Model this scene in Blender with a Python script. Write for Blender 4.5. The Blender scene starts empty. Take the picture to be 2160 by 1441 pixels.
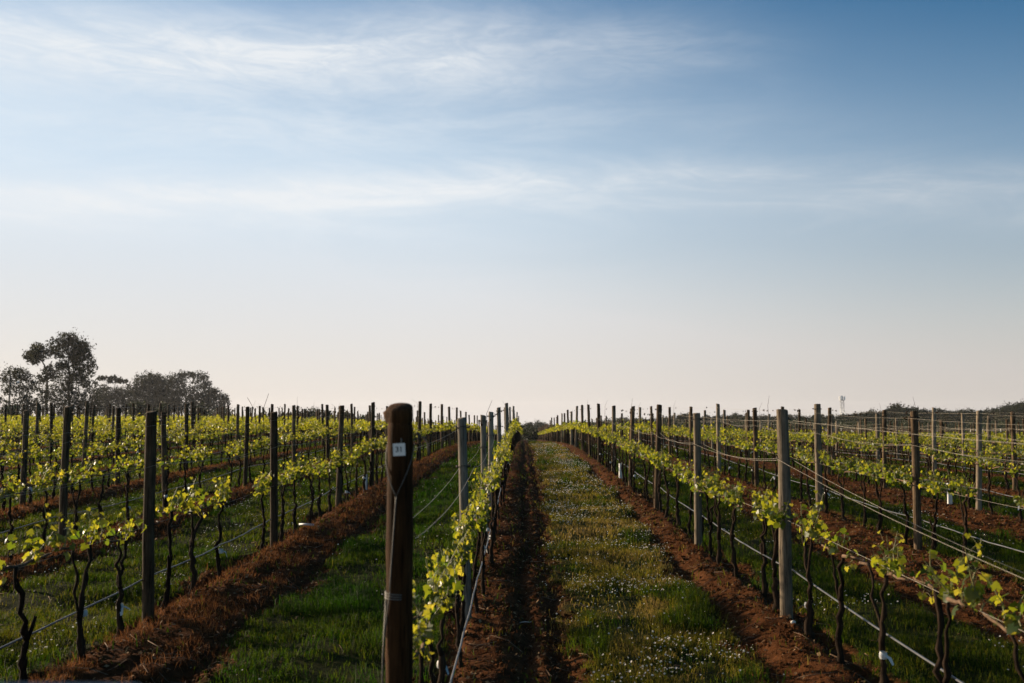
import bpy, math, random
import numpy as np
from mathutils import Vector, Matrix

R = math.radians
C = bpy.context.scene
COL = C.collection
RNG = np.random.default_rng(31)
random.seed(31)

# ------------------------------------------------------------------ terrain profile (needed by the camera)
def _tab(pts):
    p = np.array(pts, float)
    ys = np.concatenate([np.arange(0, 200, 1.0), np.arange(200, 7001, 10.0)])
    z = np.interp(ys, p[:, 0], p[:, 1])
    k = np.ones(9) / 9
    zs = np.convolve(np.pad(z, 4, mode='edge'), k, mode='valid')
    zs = np.convolve(np.pad(zs, 4, mode='edge'), k, mode='valid')
    return ys, zs
T_C = _tab([(0, 0), (9, .04), (14, .10), (18.5, .18), (23, .27), (28, .34), (36, .38), (46, .40), (59, .15), (85, -.5),
            (127, -1.6), (170, -2.65), (250, -5), (450, -10), (700, -17), (1500, -45), (7000, -230)])
T_L = _tab([(0, -.02), (9, .05), (14, .15), (18.5, .22), (28, .33), (46, .45), (70, .55), (90, .45), (130, -.05), (200, -1.3),
            (450, -6), (700, -12), (1500, -40), (7000, -230)])
T_R = _tab([(0, 0), (14, .06), (20, .12), (28, .10), (40, -.08), (60, -.5), (80, -.85), (110, -1.1), (150, -1.0), (190, -1.1),
            (260, -2.5), (400, -5), (700, -12), (1500, -40), (7000, -230)])
def sstep(a, b, x):
    t = np.clip((x - a) / (b - a), 0, 1)
    return t * t * (3 - 2 * t)
def macro(x, y):
    x = np.asarray(x, float); y = np.asarray(y, float)
    c = np.interp(y, *T_C); l = np.interp(y, *T_L); r = np.interp(y, *T_R)
    wl = sstep(-2, -24, x); wr = sstep(3, 17, x)
    return c * (1 - wl - wr) + l * wl + r * wr - .055

# ------------------------------------------------------------------ camera
cam = bpy.data.cameras.new('camera')
cam.lens = 35; cam.sensor_width = 36; cam.clip_start = .05; cam.clip_end = 20000
cam.dof.use_dof = True; cam.dof.focus_distance = 14.0; cam.dof.aperture_fstop = 2.8
camo = bpy.data.objects.new('camera', cam); COL.objects.link(camo)
camo.location = (0, 0, 1.95); camo.rotation_euler = (R(90 + 4.07), 0, R(.68))
C.camera = camo

# ------------------------------------------------------------------ world and sun
SUN_AZ = -58.0      # degrees from +Y towards +X (negative = left of the view)
SUN_EL = 12.0
w = bpy.data.worlds.new('World'); C.world = w; w.use_nodes = True
nt = w.node_tree; nt.nodes.clear()
def wn(t, **kw):
    n = nt.nodes.new(t)
    for k, v in kw.items(): setattr(n, k, v)
    return n
def wl_(a, b): nt.links.new(a, b)
sky = wn('ShaderNodeTexSky', sky_type='NISHITA', sun_disc=False)
sky.sun_elevation = R(SUN_EL); sky.sun_rotation = R(SUN_AZ)
sky.air_density = 1.0; sky.dust_density = 0.4; sky.ozone_density = 2.5; sky.altitude = 0
bg = wn('ShaderNodeBackground'); bg.inputs[1].default_value = .050
out = wn('ShaderNodeOutputWorld')
def wmath(op, a, b=None, c=None, clamp=False):
    n = wn('ShaderNodeMath', operation=op, use_clamp=clamp)
    for i, v in enumerate((a, b, c)):
        if v is None: continue
        if isinstance(v, (int, float)): n.inputs[i].default_value = v
        else: wl_(v, n.inputs[i])
    return n.outputs[0]
tc = wn('ShaderNodeTexCoord')
sep = wn('ShaderNodeSeparateXYZ'); wl_(tc.outputs['Generated'], sep.inputs[0])
dx, dy, dz = sep.outputs
el = wmath('MULTIPLY', wmath('ARCSINE', dz), 57.2958)               # elevation, degrees
az = wmath('MULTIPLY', wmath('ARCTAN2', dx, dy), 57.2958)           # azimuth, degrees
def band(v, c0, wd):                                                # soft bump in degrees
    t = wmath('DIVIDE', wmath('SUBTRACT', v, c0), wd)
    return wmath('EXPONENT', wmath('MULTIPLY', wmath('MULTIPLY', t, t), -1.0))
def cnoise(su, sv, off, scale=1.0, detail=6, rough=.6, dist=0.0):
    cb = wn('ShaderNodeCombineXYZ')
    wl_(wmath('ADD', wmath('MULTIPLY', az, su), wmath('MULTIPLY', el, sv * .08)), cb.inputs[0])
    wl_(wmath('MULTIPLY', el, sv), cb.inputs[1]); cb.inputs[2].default_value = off
    n = wn('ShaderNodeTexNoise'); n.inputs['Scale'].default_value = scale; n.inputs['Detail'].default_value = detail
    n.inputs['Roughness'].default_value = rough; n.inputs['Distortion'].default_value = dist
    wl_(cb.outputs[0], n.inputs['Vector']); return n.outputs[0]
def ramp(v, a, b):
    n = wn('ShaderNodeMapRange', interpolation_type='SMOOTHSTEP'); wl_(v, n.inputs[0])
    n.inputs[1].default_value = a; n.inputs[2].default_value = b; return n.outputs[0]
elp = wmath('ADD', el, wmath('MULTIPLY', wmath('MULTIPLY', az, az), .0019))
streak = ramp(cnoise(.060, .30, 3.1, 1.0, 12, .60, 1.3), .34, .70)
fine = ramp(cnoise(.24, .95, 9.4, 1.0, 12, .68, 2.2), .34, .68)
soft = ramp(cnoise(.034, .16, 5.7, 1.0, 6, .5, .9), .30, .68)
wisps = wmath('ADD', wmath('ADD', wmath('MULTIPLY', streak, .42), wmath('MULTIPLY', soft, .20)), wmath('MULTIPLY', wmath('MULTIPLY', wmath('ADD', soft, streak), fine), .24))
lefty = ramp(az, 32.0, -20.0)
farleft = ramp(az, 19.0, -6.0)
wav = wmath('MULTIPLY', wmath('SUBTRACT', cnoise(.03, .05, 1.7, 1.0, 3, .5, 0), .5), 3.0)
elw = wmath('ADD', elp, wav)
b1 = wmath('MULTIPLY', band(elw, 19.8, 2.1), wmath('MULTIPLY', farleft, .85))
b2 = wmath('MULTIPLY', band(elw, 12.4, 1.5), wmath('ADD', .60, wmath('MULTIPLY', lefty, .55)))
b3 = wmath('MULTIPLY', band(elw, 16.0, 1.3), wmath('MULTIPLY', lefty, .40))
cov = wmath('MULTIPLY', wmath('ADD', wmath('ADD', b1, b2), b3), wmath('ADD', .26, wmath('MULTIPLY', wisps, .95)))
# the thin milky veil that thickens towards the horizon
veil = wmath('MULTIPLY', ramp(wmath('ADD', el, wmath('MULTIPLY', az, .15)), 31.0, 4.5), wmath('ADD', .74, wmath('MULTIPLY', lefty, .14)))
veil = wmath('ADD', veil, wmath('MULTIPLY', ramp(el, 9.0, 0.0), .22))
veil = wmath('ADD', veil, wmath('MULTIPLY', lefty, wmath('ADD', .06, wmath('MULTIPLY', streak, .06))))
toward = wmath('COSINE', wmath('MULTIPLY', wmath('SUBTRACT', az, SUN_AZ), .0174533))
veil = wmath('MULTIPLY', veil, wmath('ADD', .10, wmath('MULTIPLY', ramp(toward, -.60, .06), .90)))
cloud = wmath('MINIMUM', cov, .9)
cov = wmath('MINIMUM', veil, .93)
hcol = wn('ShaderNodeMix', data_type='RGBA'); wl_(ramp(el, 15.5, .5), hcol.inputs[0])
hcol.inputs[6].default_value = (6.45, 7.5, 8.5, 1); hcol.inputs[7].default_value = (7.4, 6.85, 6.55, 1)
dim = wn('ShaderNodeVectorMath', operation='SCALE'); wl_(hcol.outputs[2], dim.inputs[0])
wl_(wmath('ADD', .80, wmath('MULTIPLY', ramp(az, 30.0, -8.0), .24)), dim.inputs['Scale'])
cmix = wn('ShaderNodeMix', data_type='RGBA')
hs = wn('ShaderNodeHueSaturation'); hs.inputs['Saturation'].default_value = 1.55; wl_(sky.outputs[0], hs.inputs['Color'])
wl_(cov, cmix.inputs[0]); wl_(hs.outputs[0], cmix.inputs[6]); wl_(dim.outputs[0], cmix.inputs[7])
cdim = wn('ShaderNodeVectorMath', operation='SCALE'); cdim.inputs[0].default_value = (7.9, 8.1, 8.3)
wl_(wmath('ADD', .84, wmath('MULTIPLY', ramp(az, 30.0, -8.0), .18)), cdim.inputs['Scale'])
cmix2 = wn('ShaderNodeMix', data_type='RGBA'); wl_(cloud, cmix2.inputs[0]); wl_(cmix.outputs[2], cmix2.inputs[6]); wl_(cdim.outputs[0], cmix2.inputs[7])
wl_(cmix2.outputs[2], bg.inputs[0]); wl_(bg.outputs[0], out.inputs[0])

sd = bpy.data.lights.new('sun', 'SUN'); sd.energy = 5.0; sd.angle = R(.6); sd.color = (1.0, .80, .56)
so = bpy.data.objects.new('sun', sd); COL.objects.link(so)
sv = Vector((math.sin(R(SUN_AZ)) * math.cos(R(SUN_EL)), math.cos(R(SUN_AZ)) * math.cos(R(SUN_EL)), math.sin(R(SUN_EL))))
so.rotation_euler = sv.to_track_quat('Z', 'Y').to_euler(); so.location = (-30, 10, 30)

C.view_settings.view_transform = 'Standard'; C.view_settings.look = 'None'
C.view_settings.exposure = 1.1; C.view_settings.gamma = 1.0
C.cycles.max_bounces = 6; C.cycles.diffuse_bounces = 2; C.cycles.glossy_bounces = 2; C.cycles.transmission_bounces = 4
C.cycles.volume_bounces = 0; C.cycles.transparent_max_bounces = 8

# ------------------------------------------------------------------ helpers
def vnoise(x, y, seed=0):
    xi = np.floor(x).astype(np.int64); yi = np.floor(y).astype(np.int64)
    fx = x - xi; fy = y - yi
    def h(a, b):
        n = (a * 374761393 + b * 668265263 + seed * 2246822519) & 0xFFFFFFFF
        n = ((n ^ (n >> 13)) * 1274126177) & 0xFFFFFFFF
        n = (n ^ (n >> 16)) & 0xFFFFFF
        return n / float(0xFFFFFF)
    u = fx * fx * (3 - 2 * fx); v = fy * fy * (3 - 2 * fy)
    a = h(xi, yi); b = h(xi + 1, yi); c = h(xi, yi + 1); d = h(xi + 1, yi + 1)
    return (a * (1 - u) + b * u) * (1 - v) + (c * (1 - u) + d * u) * v
def fbm(x, y, octv=4, seed=0, gain=.5):
    s = 0; a = 1; t = 0; f = 1.0
    for i in range(octv):
        s = s + a * vnoise(x * f + 17.3 * i, y * f - 9.1 * i, seed + i); t += a; a *= gain; f *= 2.03
    return s / t

def mesh_np(name, V, quads=None, tris=None, mat=None, smooth=False, attrs=None, matidx=None):
    me = bpy.data.meshes.new(name)
    V = np.asarray(V, np.float32).reshape(-1, 3)
    loops = []; totals = []
    if quads is not None and len(quads):
        q = np.asarray(quads, np.int32); loops.append(q.reshape(-1)); totals.append(np.full(len(q), 4, np.int32))
    if tris is not None and len(tris):
        t = np.asarray(tris, np.int32); loops.append(t.reshape(-1)); totals.append(np.full(len(t), 3, np.int32))
    L = np.concatenate(loops); T = np.concatenate(totals)
    S = np.concatenate([[0], np.cumsum(T)[:-1]]).astype(np.int32)
    me.vertices.add(len(V)); me.vertices.foreach_set('co', V.reshape(-1))
    me.loops.add(len(L)); me.loops.foreach_set('vertex_index', L)
    me.polygons.add(len(T)); me.polygons.foreach_set('loop_start', S)
    if matidx is not None: me.polygons.foreach_set('material_index', np.asarray(matidx, np.int32))
    me.polygons.foreach_set('use_smooth', np.full(len(T), smooth, bool))
    for k, a in (attrs or {}).items():
        at = me.attributes.new(k, 'FLOAT', 'POINT'); at.data.foreach_set('value', np.asarray(a, np.float32))
    for m in (mat if isinstance(mat, (list, tuple)) else [mat]):
        if m is not None: me.materials.append(m)
    me.update(calc_edges=True)
    return me
def link(name, data, parent=None, loc=(0, 0, 0), rot=(0, 0, 0), scale=None):
    o = bpy.data.objects.new(name, data); COL.objects.link(o)
    if parent is not None: o.parent = parent
    o.location = loc; o.rotation_euler = rot
    if scale is not None: o.scale = scale
    return o
def tag(o, label=None, cat=None, group=None, kind=None):
    if label: o['label'] = label
    if cat: o['category'] = cat
    if group: o['group'] = group
    if kind: o['kind'] = kind
    return o

class MB:
    """collects vertices and faces for one mesh"""
    def __init__(self): self.V = []; self.Q = []; self.T = []; self.n = 0; self.A = []
    def add(self, V, Q=None, T=None, tint=0.0):
        V = np.asarray(V, float).reshape(-1, 3)
        if Q is not None and len(Q): self.Q.append(np.asarray(Q) + self.n)
        if T is not None and len(T): self.T.append(np.asarray(T) + self.n)
        self.V.append(V); self.A.append(np.full(len(V), tint) if np.isscalar(tint) else np.asarray(tint)); self.n += len(V)
    def tube(self, pts, rad, seg=6, caps=True, tint=0.0):
        P = np.asarray(pts, float); n = len(P)
        rad = np.full(n, rad) if np.isscalar(rad) else np.asarray(rad, float)
        d = np.gradient(P, axis=0); d /= np.linalg.norm(d, axis=1)[:, None] + 1e-9
        ref = np.array([0.0, 0, 1]) if abs(d[:, 2]).mean() < .8 else np.array([0.0, 1, 0])
        a = np.cross(d, ref); a /= np.linalg.norm(a, axis=1)[:, None] + 1e-9
        b = np.cross(d, a)
        th = np.arange(seg) / seg * 2 * np.pi
        V = P[:, None] + rad[:, None, None] * (np.cos(th)[None, :, None] * a[:, None] + np.sin(th)[None, :, None] * b[:, None])
        i = np.arange(n - 1)[:, None] * seg; j = np.arange(seg)[None]
        Q = np.stack([i + j, i + (j + 1) % seg, i + seg + (j + 1) % seg, i + seg + j], -1).reshape(-1, 4)
        V = V.reshape(-1, 3); T = []
        if caps:
            V = np.vstack([V, P[0], P[-1]]); m = n * seg
            for q in range(seg):
                T.append((m, (q + 1) % seg, q)); T.append((m + 1, (n - 1) * seg + q, (n - 1) * seg + (q + 1) % seg))
        self.add(V, Q, T, tint)
    def box(self, c, s, rot=None, tint=0.0):
        V = np.array([(x, y, z) for x in (-.5, .5) for y in (-.5, .5) for z in (-.5, .5)]) * np.asarray(s)
        if rot is not None: V = V @ np.array(rot).T
        self.add(V + np.asarray(c), [(0, 1, 3, 2), (4, 6, 7, 5), (0, 4, 5, 1), (2, 3, 7, 6), (0, 2, 6, 4), (1, 5, 7, 3)], None, tint)
    def mesh(self, name, mat, smooth=False, attr=True):
        Q = np.concatenate(self.Q) if self.Q else None
        T = np.concatenate(self.T) if self.T else None
        return mesh_np(name, np.concatenate(self.V), Q, T, mat, smooth, {'tint': np.concatenate(self.A)} if attr else None)

# ------------------------------------------------------------------ materials
def mat_base(name):
    m = bpy.data.materials.new(name); m.use_nodes = True
    t = m.node_tree; t.nodes.clear()
    o = t.nodes.new('ShaderNodeOutputMaterial')
    return m, t, o
class NB:
    def __init__(self, t): self.t = t
    def n(self, ty, **kw):
        x = self.t.nodes.new(ty)
        for k, v in kw.items(): setattr(x, k, v)
        return x
    def l(self, a, b): self.t.links.new(a, b)
    def attr(self, name): x = self.n('ShaderNodeAttribute'); x.attribute_name = name; return x.outputs['Fac']
    def noise(self, scale, detail=4, rough=.55, vec=None, stretch=None):
        x = self.n('ShaderNodeTexNoise'); x.inputs['Scale'].default_value = scale; x.inputs['Detail'].default_value = detail
        x.inputs['Roughness'].default_value = rough
        tcn = self.n('ShaderNodeTexCoord'); v = tcn.outputs['Object'] if vec is None else vec
        if stretch is not None:
            mp = self.n('ShaderNodeMapping'); mp.inputs['Scale'].default_value = stretch; self.l(v, mp.inputs[0]); v = mp.outputs[0]
        self.l(v, x.inputs['Vector']); return x.outputs[0]
    def ramp(self, f, stops):
        x = self.n('ShaderNodeValToRGB'); e = x.color_ramp.elements
        while len(e) < len(stops): e.new(.5)
        for i, (p, c) in enumerate(stops): e[i].position = p; e[i].color = (*c, 1)
        self.l(f, x.inputs[0]); return x.outputs[0]
    def math(self, op, a, b=None, clamp=False):
        x = self.n('ShaderNodeMath', operation=op, use_clamp=clamp)
        for i, v in enumerate((a, b)):
            if v is None: continue
            if isinstance(v, (int, float)): x.inputs[i].default_value = v
            else: self.l(v, x.inputs[i])
        return x.outputs[0]
    def mix(self, f, a, b, mode='MIX'):
        x = self.n('ShaderNodeMix', data_type='RGBA', blend_type=mode)
        for i, v in ((0, f), (6, a), (7, b)):
            if isinstance(v, (int, float)): x.inputs[i].default_value = v
            elif isinstance(v, tuple): x.inputs[i].default_value = (*v, 1)
            else: self.l(v, x.inputs[i])
        return x.outputs[2]
    def bump(self, h, strength, dist):
        x = self.n('ShaderNodeBump'); x.inputs['Strength'].default_value = strength; x.inputs['Distance'].default_value = dist
        self.l(h, x.inputs['Height']); return x.outputs[0]
    def pbr(self, col, rough=.8, normal=None, metal=0.0, spec=.3):
        x = self.n('ShaderNodeBsdfPrincipled')
        if isinstance(col, tuple): x.inputs['Base Color'].default_value = (*col, 1)
        else: self.l(col, x.inputs['Base Color'])
        if isinstance(rough, (int, float)): x.inputs['Roughness'].default_value = rough
        else: self.l(rough, x.inputs['Roughness'])
        x.inputs['Metallic'].default_value = metal; x.inputs['Specular IOR Level'].default_value = spec
        if normal is not None: self.l(normal, x.inputs['Normal'])
        return x.outputs[0]

def m_simple(name, c1, c2, scale=8, rough=.7, metal=0.0, bump=.2, spec=.3, stretch=None, rand=0.0):
    m, t, o = mat_base(name); b = NB(t)
    f = b.noise(scale, 5, .6, None, stretch)
    if rand:
        oi = b.n('ShaderNodeObjectInfo'); f = b.math('ADD', f, b.math('MULTIPLY', b.math('SUBTRACT', oi.outputs['Random'], .5), rand), True)
    c = b.ramp(f, [(.25, c1), (.75, c2)])
    b.l(b.pbr(c, rough, b.bump(f, bump, .01), metal, spec), o.inputs[0]); return m

def m_wood(name, dark, mid, light, rand=.5):
    m, t, o = mat_base(name); b = NB(t)
    oi = b.n('ShaderNodeObjectInfo'); tcn = b.n('ShaderNodeTexCoord')
    add = b.n('ShaderNodeVectorMath', operation='ADD'); b.l(tcn.outputs['Object'], add.inputs[0])
    cb = b.n('ShaderNodeCombineXYZ'); b.l(b.math('MULTIPLY', oi.outputs['Random'], 40.0), cb.inputs[0])
    b.l(b.math('MULTIPLY', oi.outputs['Random'], 23.0), cb.inputs[2]); b.l(cb.outputs[0], add.inputs[1])
    grain = b.noise(1.0, 6, .65, add.outputs[0], (70, 70, 3.0))
    fibre = b.noise(1.0, 4, .7, add.outputs[0], (240, 240, 9.0))
    blot = b.noise(3.0, 4, .6, add.outputs[0], (2.5, 2.5, 1))
    f = b.math('ADD', b.math('ADD', b.math('MULTIPLY', grain, .45), b.math('MULTIPLY', blot, .4)), b.math('MULTIPLY', fibre, .2))
    f = b.math('ADD', f, b.math('MULTIPLY', b.math('SUBTRACT', oi.outputs['Random'], .5), rand * .35))
    c = b.ramp(f, [(.34, dark), (.52, mid), (.72, light)])
    crack = b.ramp(grain, [(.36, (0.25, .22, .2)), (.44, (1, 1, 1))])
    c = b.mix(.8, c, crack, 'MULTIPLY')
    h = b.math('ADD', grain, b.math('MULTIPLY', fibre, .5))
    b.l(b.pbr(c, .85, b.bump(h, .7, .012), 0, .06), o.inputs[0]); return m

def m_leaf(name, ramp, trans, tw=.5, rough=.45, spec=.35):
    m, t, o = mat_base(name); b = NB(t)
    a = b.attr('tint'); c = b.ramp(a, ramp)
    tcol = b.ramp(a, trans)
    p = b.pbr(c, rough, None, 0, spec)
    tr = b.n('ShaderNodeBsdfTranslucent'); b.l(tcol, tr.inputs[0])
    mx = b.n('ShaderNodeMixShader'); mx.inputs[0].default_value = tw
    b.l(p, mx.inputs[1]); b.l(tr.outputs[0], mx.inputs[2]); b.l(mx.outputs[0], o.inputs[0]); return m

M_GREYWOOD = m_wood('weathered_grey_wood', (.068, .057, .045), (.17, .145, .115), (.31, .26, .20))
M_TANWOOD = m_wood('weathered_tan_wood', (.060, .046, .032), (.165, .130, .092), (.31, .25, .175))
M_BROWNWOOD = m_wood('weathered_brown_wood', (.020, .0135, .008), (.056, .037, .022), (.16, .108, .065))
M_REDWOOD = m_wood('treated_brown_wood', (.012, .0055, .002), (.040, .0175, .006), (.095, .043, .016), 0)
M_BARK = m_simple('vine_bark', (.008, .0055, .004), (.036, .024, .016), 30, .98, 0, .8, .03, (1, 1, .25), .3)
M_ARM = m_simple('cane_bark', (.05, .030, .018), (.17, .11, .07), 40, .85, 0, .5, .08)
M_TAPE = m_simple('white_tape', (.36, .36, .34), (.54, .53, .51), 40, .55, 0, .3)
M_WIRE = m_simple('galvanised_wire', (.16, .14, .11), (.32, .28, .22), 30, .6, .25, .1, .5)
M_OLDWIRE = m_simple('dull_wire', (.05, .045, .04), (.13, .12, .105), 40, .6, .3, .2, .4)
M_DRIP = m_simple('drip_pipe_plastic', (.03, .031, .034), (.10, .10, .105), 6, .4, 0, .05, .5)
M_STAPLE = m_simple('rusty_staple', (.015, .012, .01), (.05, .035, .025), 60, .6, .4, .2)
M_LEAF = m_leaf('vine_leaf', [(0, (.025, .048, .008)), (.5, (.062, .088, .013)), (1, (.13, .125, .038))],
                [(0, (.09, .14, .008)), (.5, (.29, .29, .012)), (1, (.48, .40, .034))], .55, .42, .28)
M_SHOOT = m_simple('green_shoot', (.10, .12, .03), (.2, .16, .07), 20, .5, 0, .1)
M_GRASS = m_leaf('grass_blade', [(0, (.007, .024, .0015)), (.45, (.023, .036, .003)), (.75, (.10, .082, .008)), (1, (.21, .14, .042))],
                 [(0, (.024, .078, .002)), (.45, (.085, .110, .005)), (.75, (.24, .19, .020)), (1, (.32, .22, .07))], .42, .65, .06)
M_WEED = m_leaf('dead_weed', [(0, (.06, .021, .007)), (1, (.19, .080, .030))], [(0, (.08, .030, .010)), (1, (.27, .112, .04))], .3, .9, .02)
M_PETAL = m_leaf('daisy_petal', [(0, (.46, .42, .38)), (1, (.62, .57, .52))], [(0, (.5, .5, .45)), (1, (.6, .6, .55))], .3, .6, .2)
M_LITTER = m_leaf('dead_leaf', [(0, (.07, .035, .015)), (1, (.30, .19, .10))], [(0, (.08, .04, .015)), (1, (.25, .15, .07))], .25, .8, .05)
M_CLOD = m_simple('soil_clod', (.024, .009, .0035), (.10, .038, .0135), 25, .98, 0, .7, .02)
M_GUM = m_leaf('gum_leaf', [(0, (.010, .014, .007)), (.6, (.020, .025, .011)), (1, (.045, .048, .020))],
               [(0, (.015, .02, .006)), (1, (.05, .05, .016))], .22, .7, .04)
M_GUMBARK = m_simple('gum_bark', (.035, .028, .022), (.12, .10, .08), 2.5, .9, 0, .4, .1)
M_SHRUB = m_leaf('shrub_leaf', [(0, (.012, .018, .008)), (1, (.045, .055, .018))], [(0, (.02, .03, .008)), (1, (.06, .07, .02))], .25, .6, .2)
M_METAL = m_simple('dull_steel', (.30, .31, .32), (.46, .47, .48), 5, .5, .6, .1)
M_PANEL = m_simple('antenna_panel', (.66, .66, .65), (.78, .78, .77), 3, .5, 0, .05)
M_GUARD = m_simple('white_plastic_guard', (.36, .36, .35), (.52, .52, .50), 12, .5, 0, .15)
M_PAINT = m_simple('tag_white', (.62, .60, .56), (.76, .74, .70), 30, .5, 0, .05)
M_INK = m_simple('tag_ink', (.03, .03, .03), (.06, .055, .05), 30, .6, 0, .05)
M_STONE = m_simple('pale_stone', (.40, .36, .31), (.62, .58, .52), 18, .85, 0, .4)

# ------------------------------------------------------------------ the rows
X0, DX = -.51, 2.94
def rowx(k): return X0 + DX * k
EXT = {0: (.18, .92), 1: (.58, .22), 2: (1.35, .30), 3: (1.1, .35), -1: (.22, 1.02), -2: (.35, .85), -3: (.4, .8)}
KMIN, KMAX = -32, 24
def row_data(x):
    """nearest row: signed lateral distance, index, soil extents"""
    k = np.rint((x - X0) / DX).astype(int)
    # soil may reach past the half way line for wide strips
    u = x - (X0 + DX * k)
    alt = k + 1; ua = x - (X0 + DX * alt)
    Lx = np.full(40 + 40, .65); Rx = np.full(40 + 40, .6)
    Lx[:40] = .4; Rx[:40] = .8
    for kk, (a, b) in EXT.items(): Lx[kk + 40] = a; Rx[kk + 40] = b
    kc = np.clip(k, -39, 38); ac = np.clip(alt, -39, 38)
    return u, kc, Lx[kc + 40], Rx[kc + 40]
def soil_mask(x, y):
    u, k, L, Rr = row_data(x)
    e = (fbm(x * 1.3 + 5, y * .8, 4, 7) - .5) * .55 + (fbm(x * 6, y * 5, 3, 71) - .5) * .40
    s = sstep(.10, -.06, np.where(u < 0, -u - L, u - Rr) + e)
    inside = (k >= KMIN) & (k <= KMAX)
    s = np.where(inside, s, 0) * sstep(215, 185, y)
    return s
def micro(x, y, s=None, lod=None):
    u, k, L, Rr = row_data(x)
    if s is None: s = soil_mask(x, y)
    wob = (fbm(x * .4, y * .5, 3, 23) - .5) * .25
    uu = u + wob
    left = (k < 0)
    mound = np.where(left, .075 * np.exp(-((uu - .22) / .42) ** 2), .06 * np.exp(-((uu - np.where(k == 0, .12, -.05)) / .36) ** 2))
    edge = np.where(u > 0, u - Rr, -u - L)
    ditch = -.07 * np.exp(-((edge + .10) / .13) ** 2)
    fur = np.where(k == 0, -.075 * np.exp(-((uu - .52) / .09) ** 2), 0)
    far = sstep(60, 25, y)
    rough = ((fbm(x * 5, y * 3.2, 4, 41) - .5) * .085 + (fbm(x * 17, y * 13, 3, 43) - .5) * .07) * far
    g = (fbm(x * 1.2, y * 1.1, 3, 51) - .5) * .16 * sstep(160, 60, y)
    ff = sstep(200, 120, y)
    return (mound + ditch * s + fur * s) * ff + rough * s + g * (1 - s)
def ground(x, y):
    x = np.asarray(x, float); y = np.asarray(y, float)
    return macro(x, y) + micro(x, y)
def gz(x, y): return float(ground(np.array([x]), np.array([y]))[0])

def axis(parts):
    out = []
    for a, b, s0, s1 in parts:
        v = a; 
        while v < b - 1e-6:
            out.append(v); v += s0 + (s1 - s0) * (v - a) / (b - a)
    out.append(parts[-1][1]); return np.array(out)
ypos = axis([(-40, 0, 6, .8), (0, 3, .6, .06), (3, 12, .045, .055), (12, 40, .055, .22), (40, 130, .22, 1.2), (130, 600, 1.5, 30), (600, 2000, 40, 300)])
xr = axis([(0, 8, .06, .065), (8, 20, .065, .17), (20, 60, .17, .5), (60, 300, .6, 20), (300, 2000, 30, 300)])
xpos = np.concatenate([-xr[::-1][:-1], xr])
gx, gy = np.meshgrid(xpos, ypos)
sm = soil_mask(gx, gy)
zz = macro(gx, gy) + micro(gx, gy, sm)
nx, ny = len(xpos), len(ypos)
idx = np.arange(nx * ny).reshape(ny, nx)
quads = np.stack([idx[:-1, :-1], idx[:-1, 1:], idx[1:, 1:], idx[1:, :-1]], -1).reshape(-1, 4)
def m_ground():
    m, t, o = mat_base('vineyard_ground'); b = NB(t)
    s = b.attr('soil')
    n1 = b.noise(9, 6, .65); n2 = b.noise(1.2, 4, .6); n3 = b.noise(45, 4, .7)
    f = b.math('ADD', b.math('MULTIPLY', n1, .6), b.math('MULTIPLY', n2, .4))
    soil = b.ramp(f, [(.30, (.024, .009, .0035)), (.5, (.064, .024, .0085)), (.70, (.125, .050, .019))])
    gr = b.ramp(f, [(.32, (.008, .010, .003)), (.5, (.018, .022, .005)), (.70, (.045, .036, .011))])
    c = b.mix(s, gr, soil)
    h = b.math('ADD', b.math('MULTIPLY', n1, 1.0), b.math('MULTIPLY', n3, .35))
    b.l(b.pbr(c, .95, b.bump(h, .8, .05), 0, .02), o.inputs[0]); return m
gme = mesh_np('ground', np.stack([gx, gy, zz], -1), quads, None, m_ground(), True, {'soil': sm.reshape(-1)})
tag(link('ground', gme), 'red soil and grass vineyard ground running in strips to the horizon', 'ground', None, 'structure')
del gx, gy, zz, quads

# ------------------------------------------------------------------ scatter on the ground
def sample(bins, seed):
    """bins: (y0, y1, density, size factor); points inside the view with a margin"""
    r = np.random.default_rng(seed); X = []; Y = []; S = []
    for y0, y1, d, sz in bins:
        wdt = .56 * y1 + .8; n = int(d * (y1 - y0) * 2 * wdt)
        x = r.uniform(-wdt, wdt, n); y = r.uniform(y0, y1, n)
        k = np.abs(x + .012 * y) < .56 * y + .5
        X.append(x[k]); Y.append(y[k]); S.append(np.full(k.sum(), sz))
    return np.concatenate(X), np.concatenate(Y), np.concatenate(S)
def blades(name, x, y, h, wd, tint, lean, mat, seed, bend=.6):
    r = np.random.default_rng(seed); n = len(x)
    z = ground(x, y) - .008
    a = r.uniform(0, 2 * np.pi, n); la = r.uniform(0, 2 * np.pi, n)
    ln = lean * r.uniform(.15, 1, n) * h
    P = np.stack([x, y, z], -1)
    side = np.stack([np.cos(a), np.sin(a), np.zeros(n)], -1) * (wd * .5)[:, None]
    tilt = np.stack([np.cos(la) * ln, np.sin(la) * ln, np.zeros(n)], -1)
    up = np.array([0, 0, 1.0]) * h[:, None]
    mid = P + up * .55 + tilt * (.55 * (1 - bend))
    tip = P + up * (1 - .25 * lean) + tilt
    V = np.stack([P - side, P + side, mid + side * .75, mid - side * .75, tip], 1).reshape(-1, 3)
    b = (np.arange(n) * 5)[:, None]
    me = mesh_np(name, V, b + np.array([[0, 1, 2, 3]]), b + np.array([[3, 2, 4]]), mat, True, {'tint': np.repeat(np.clip(tint, 0, 1), 5)})
    return me
GB = [(2.8, 5, 3200, 1), (5, 7, 3200, 1.0), (7, 10, 2700, 1.2), (10, 14, 1900, 1.6), (14, 20, 1150, 2.2), (20, 30, 520, 3.4), (30, 46, 230, 5.2), (46, 75, 60, 8)]
x, y, s = sample(GB, 1)
so_ = soil_mask(x, y)
r = np.random.default_rng(2)
clump = fbm(x * 2.2, y * 1.8, 3, 91)
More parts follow.
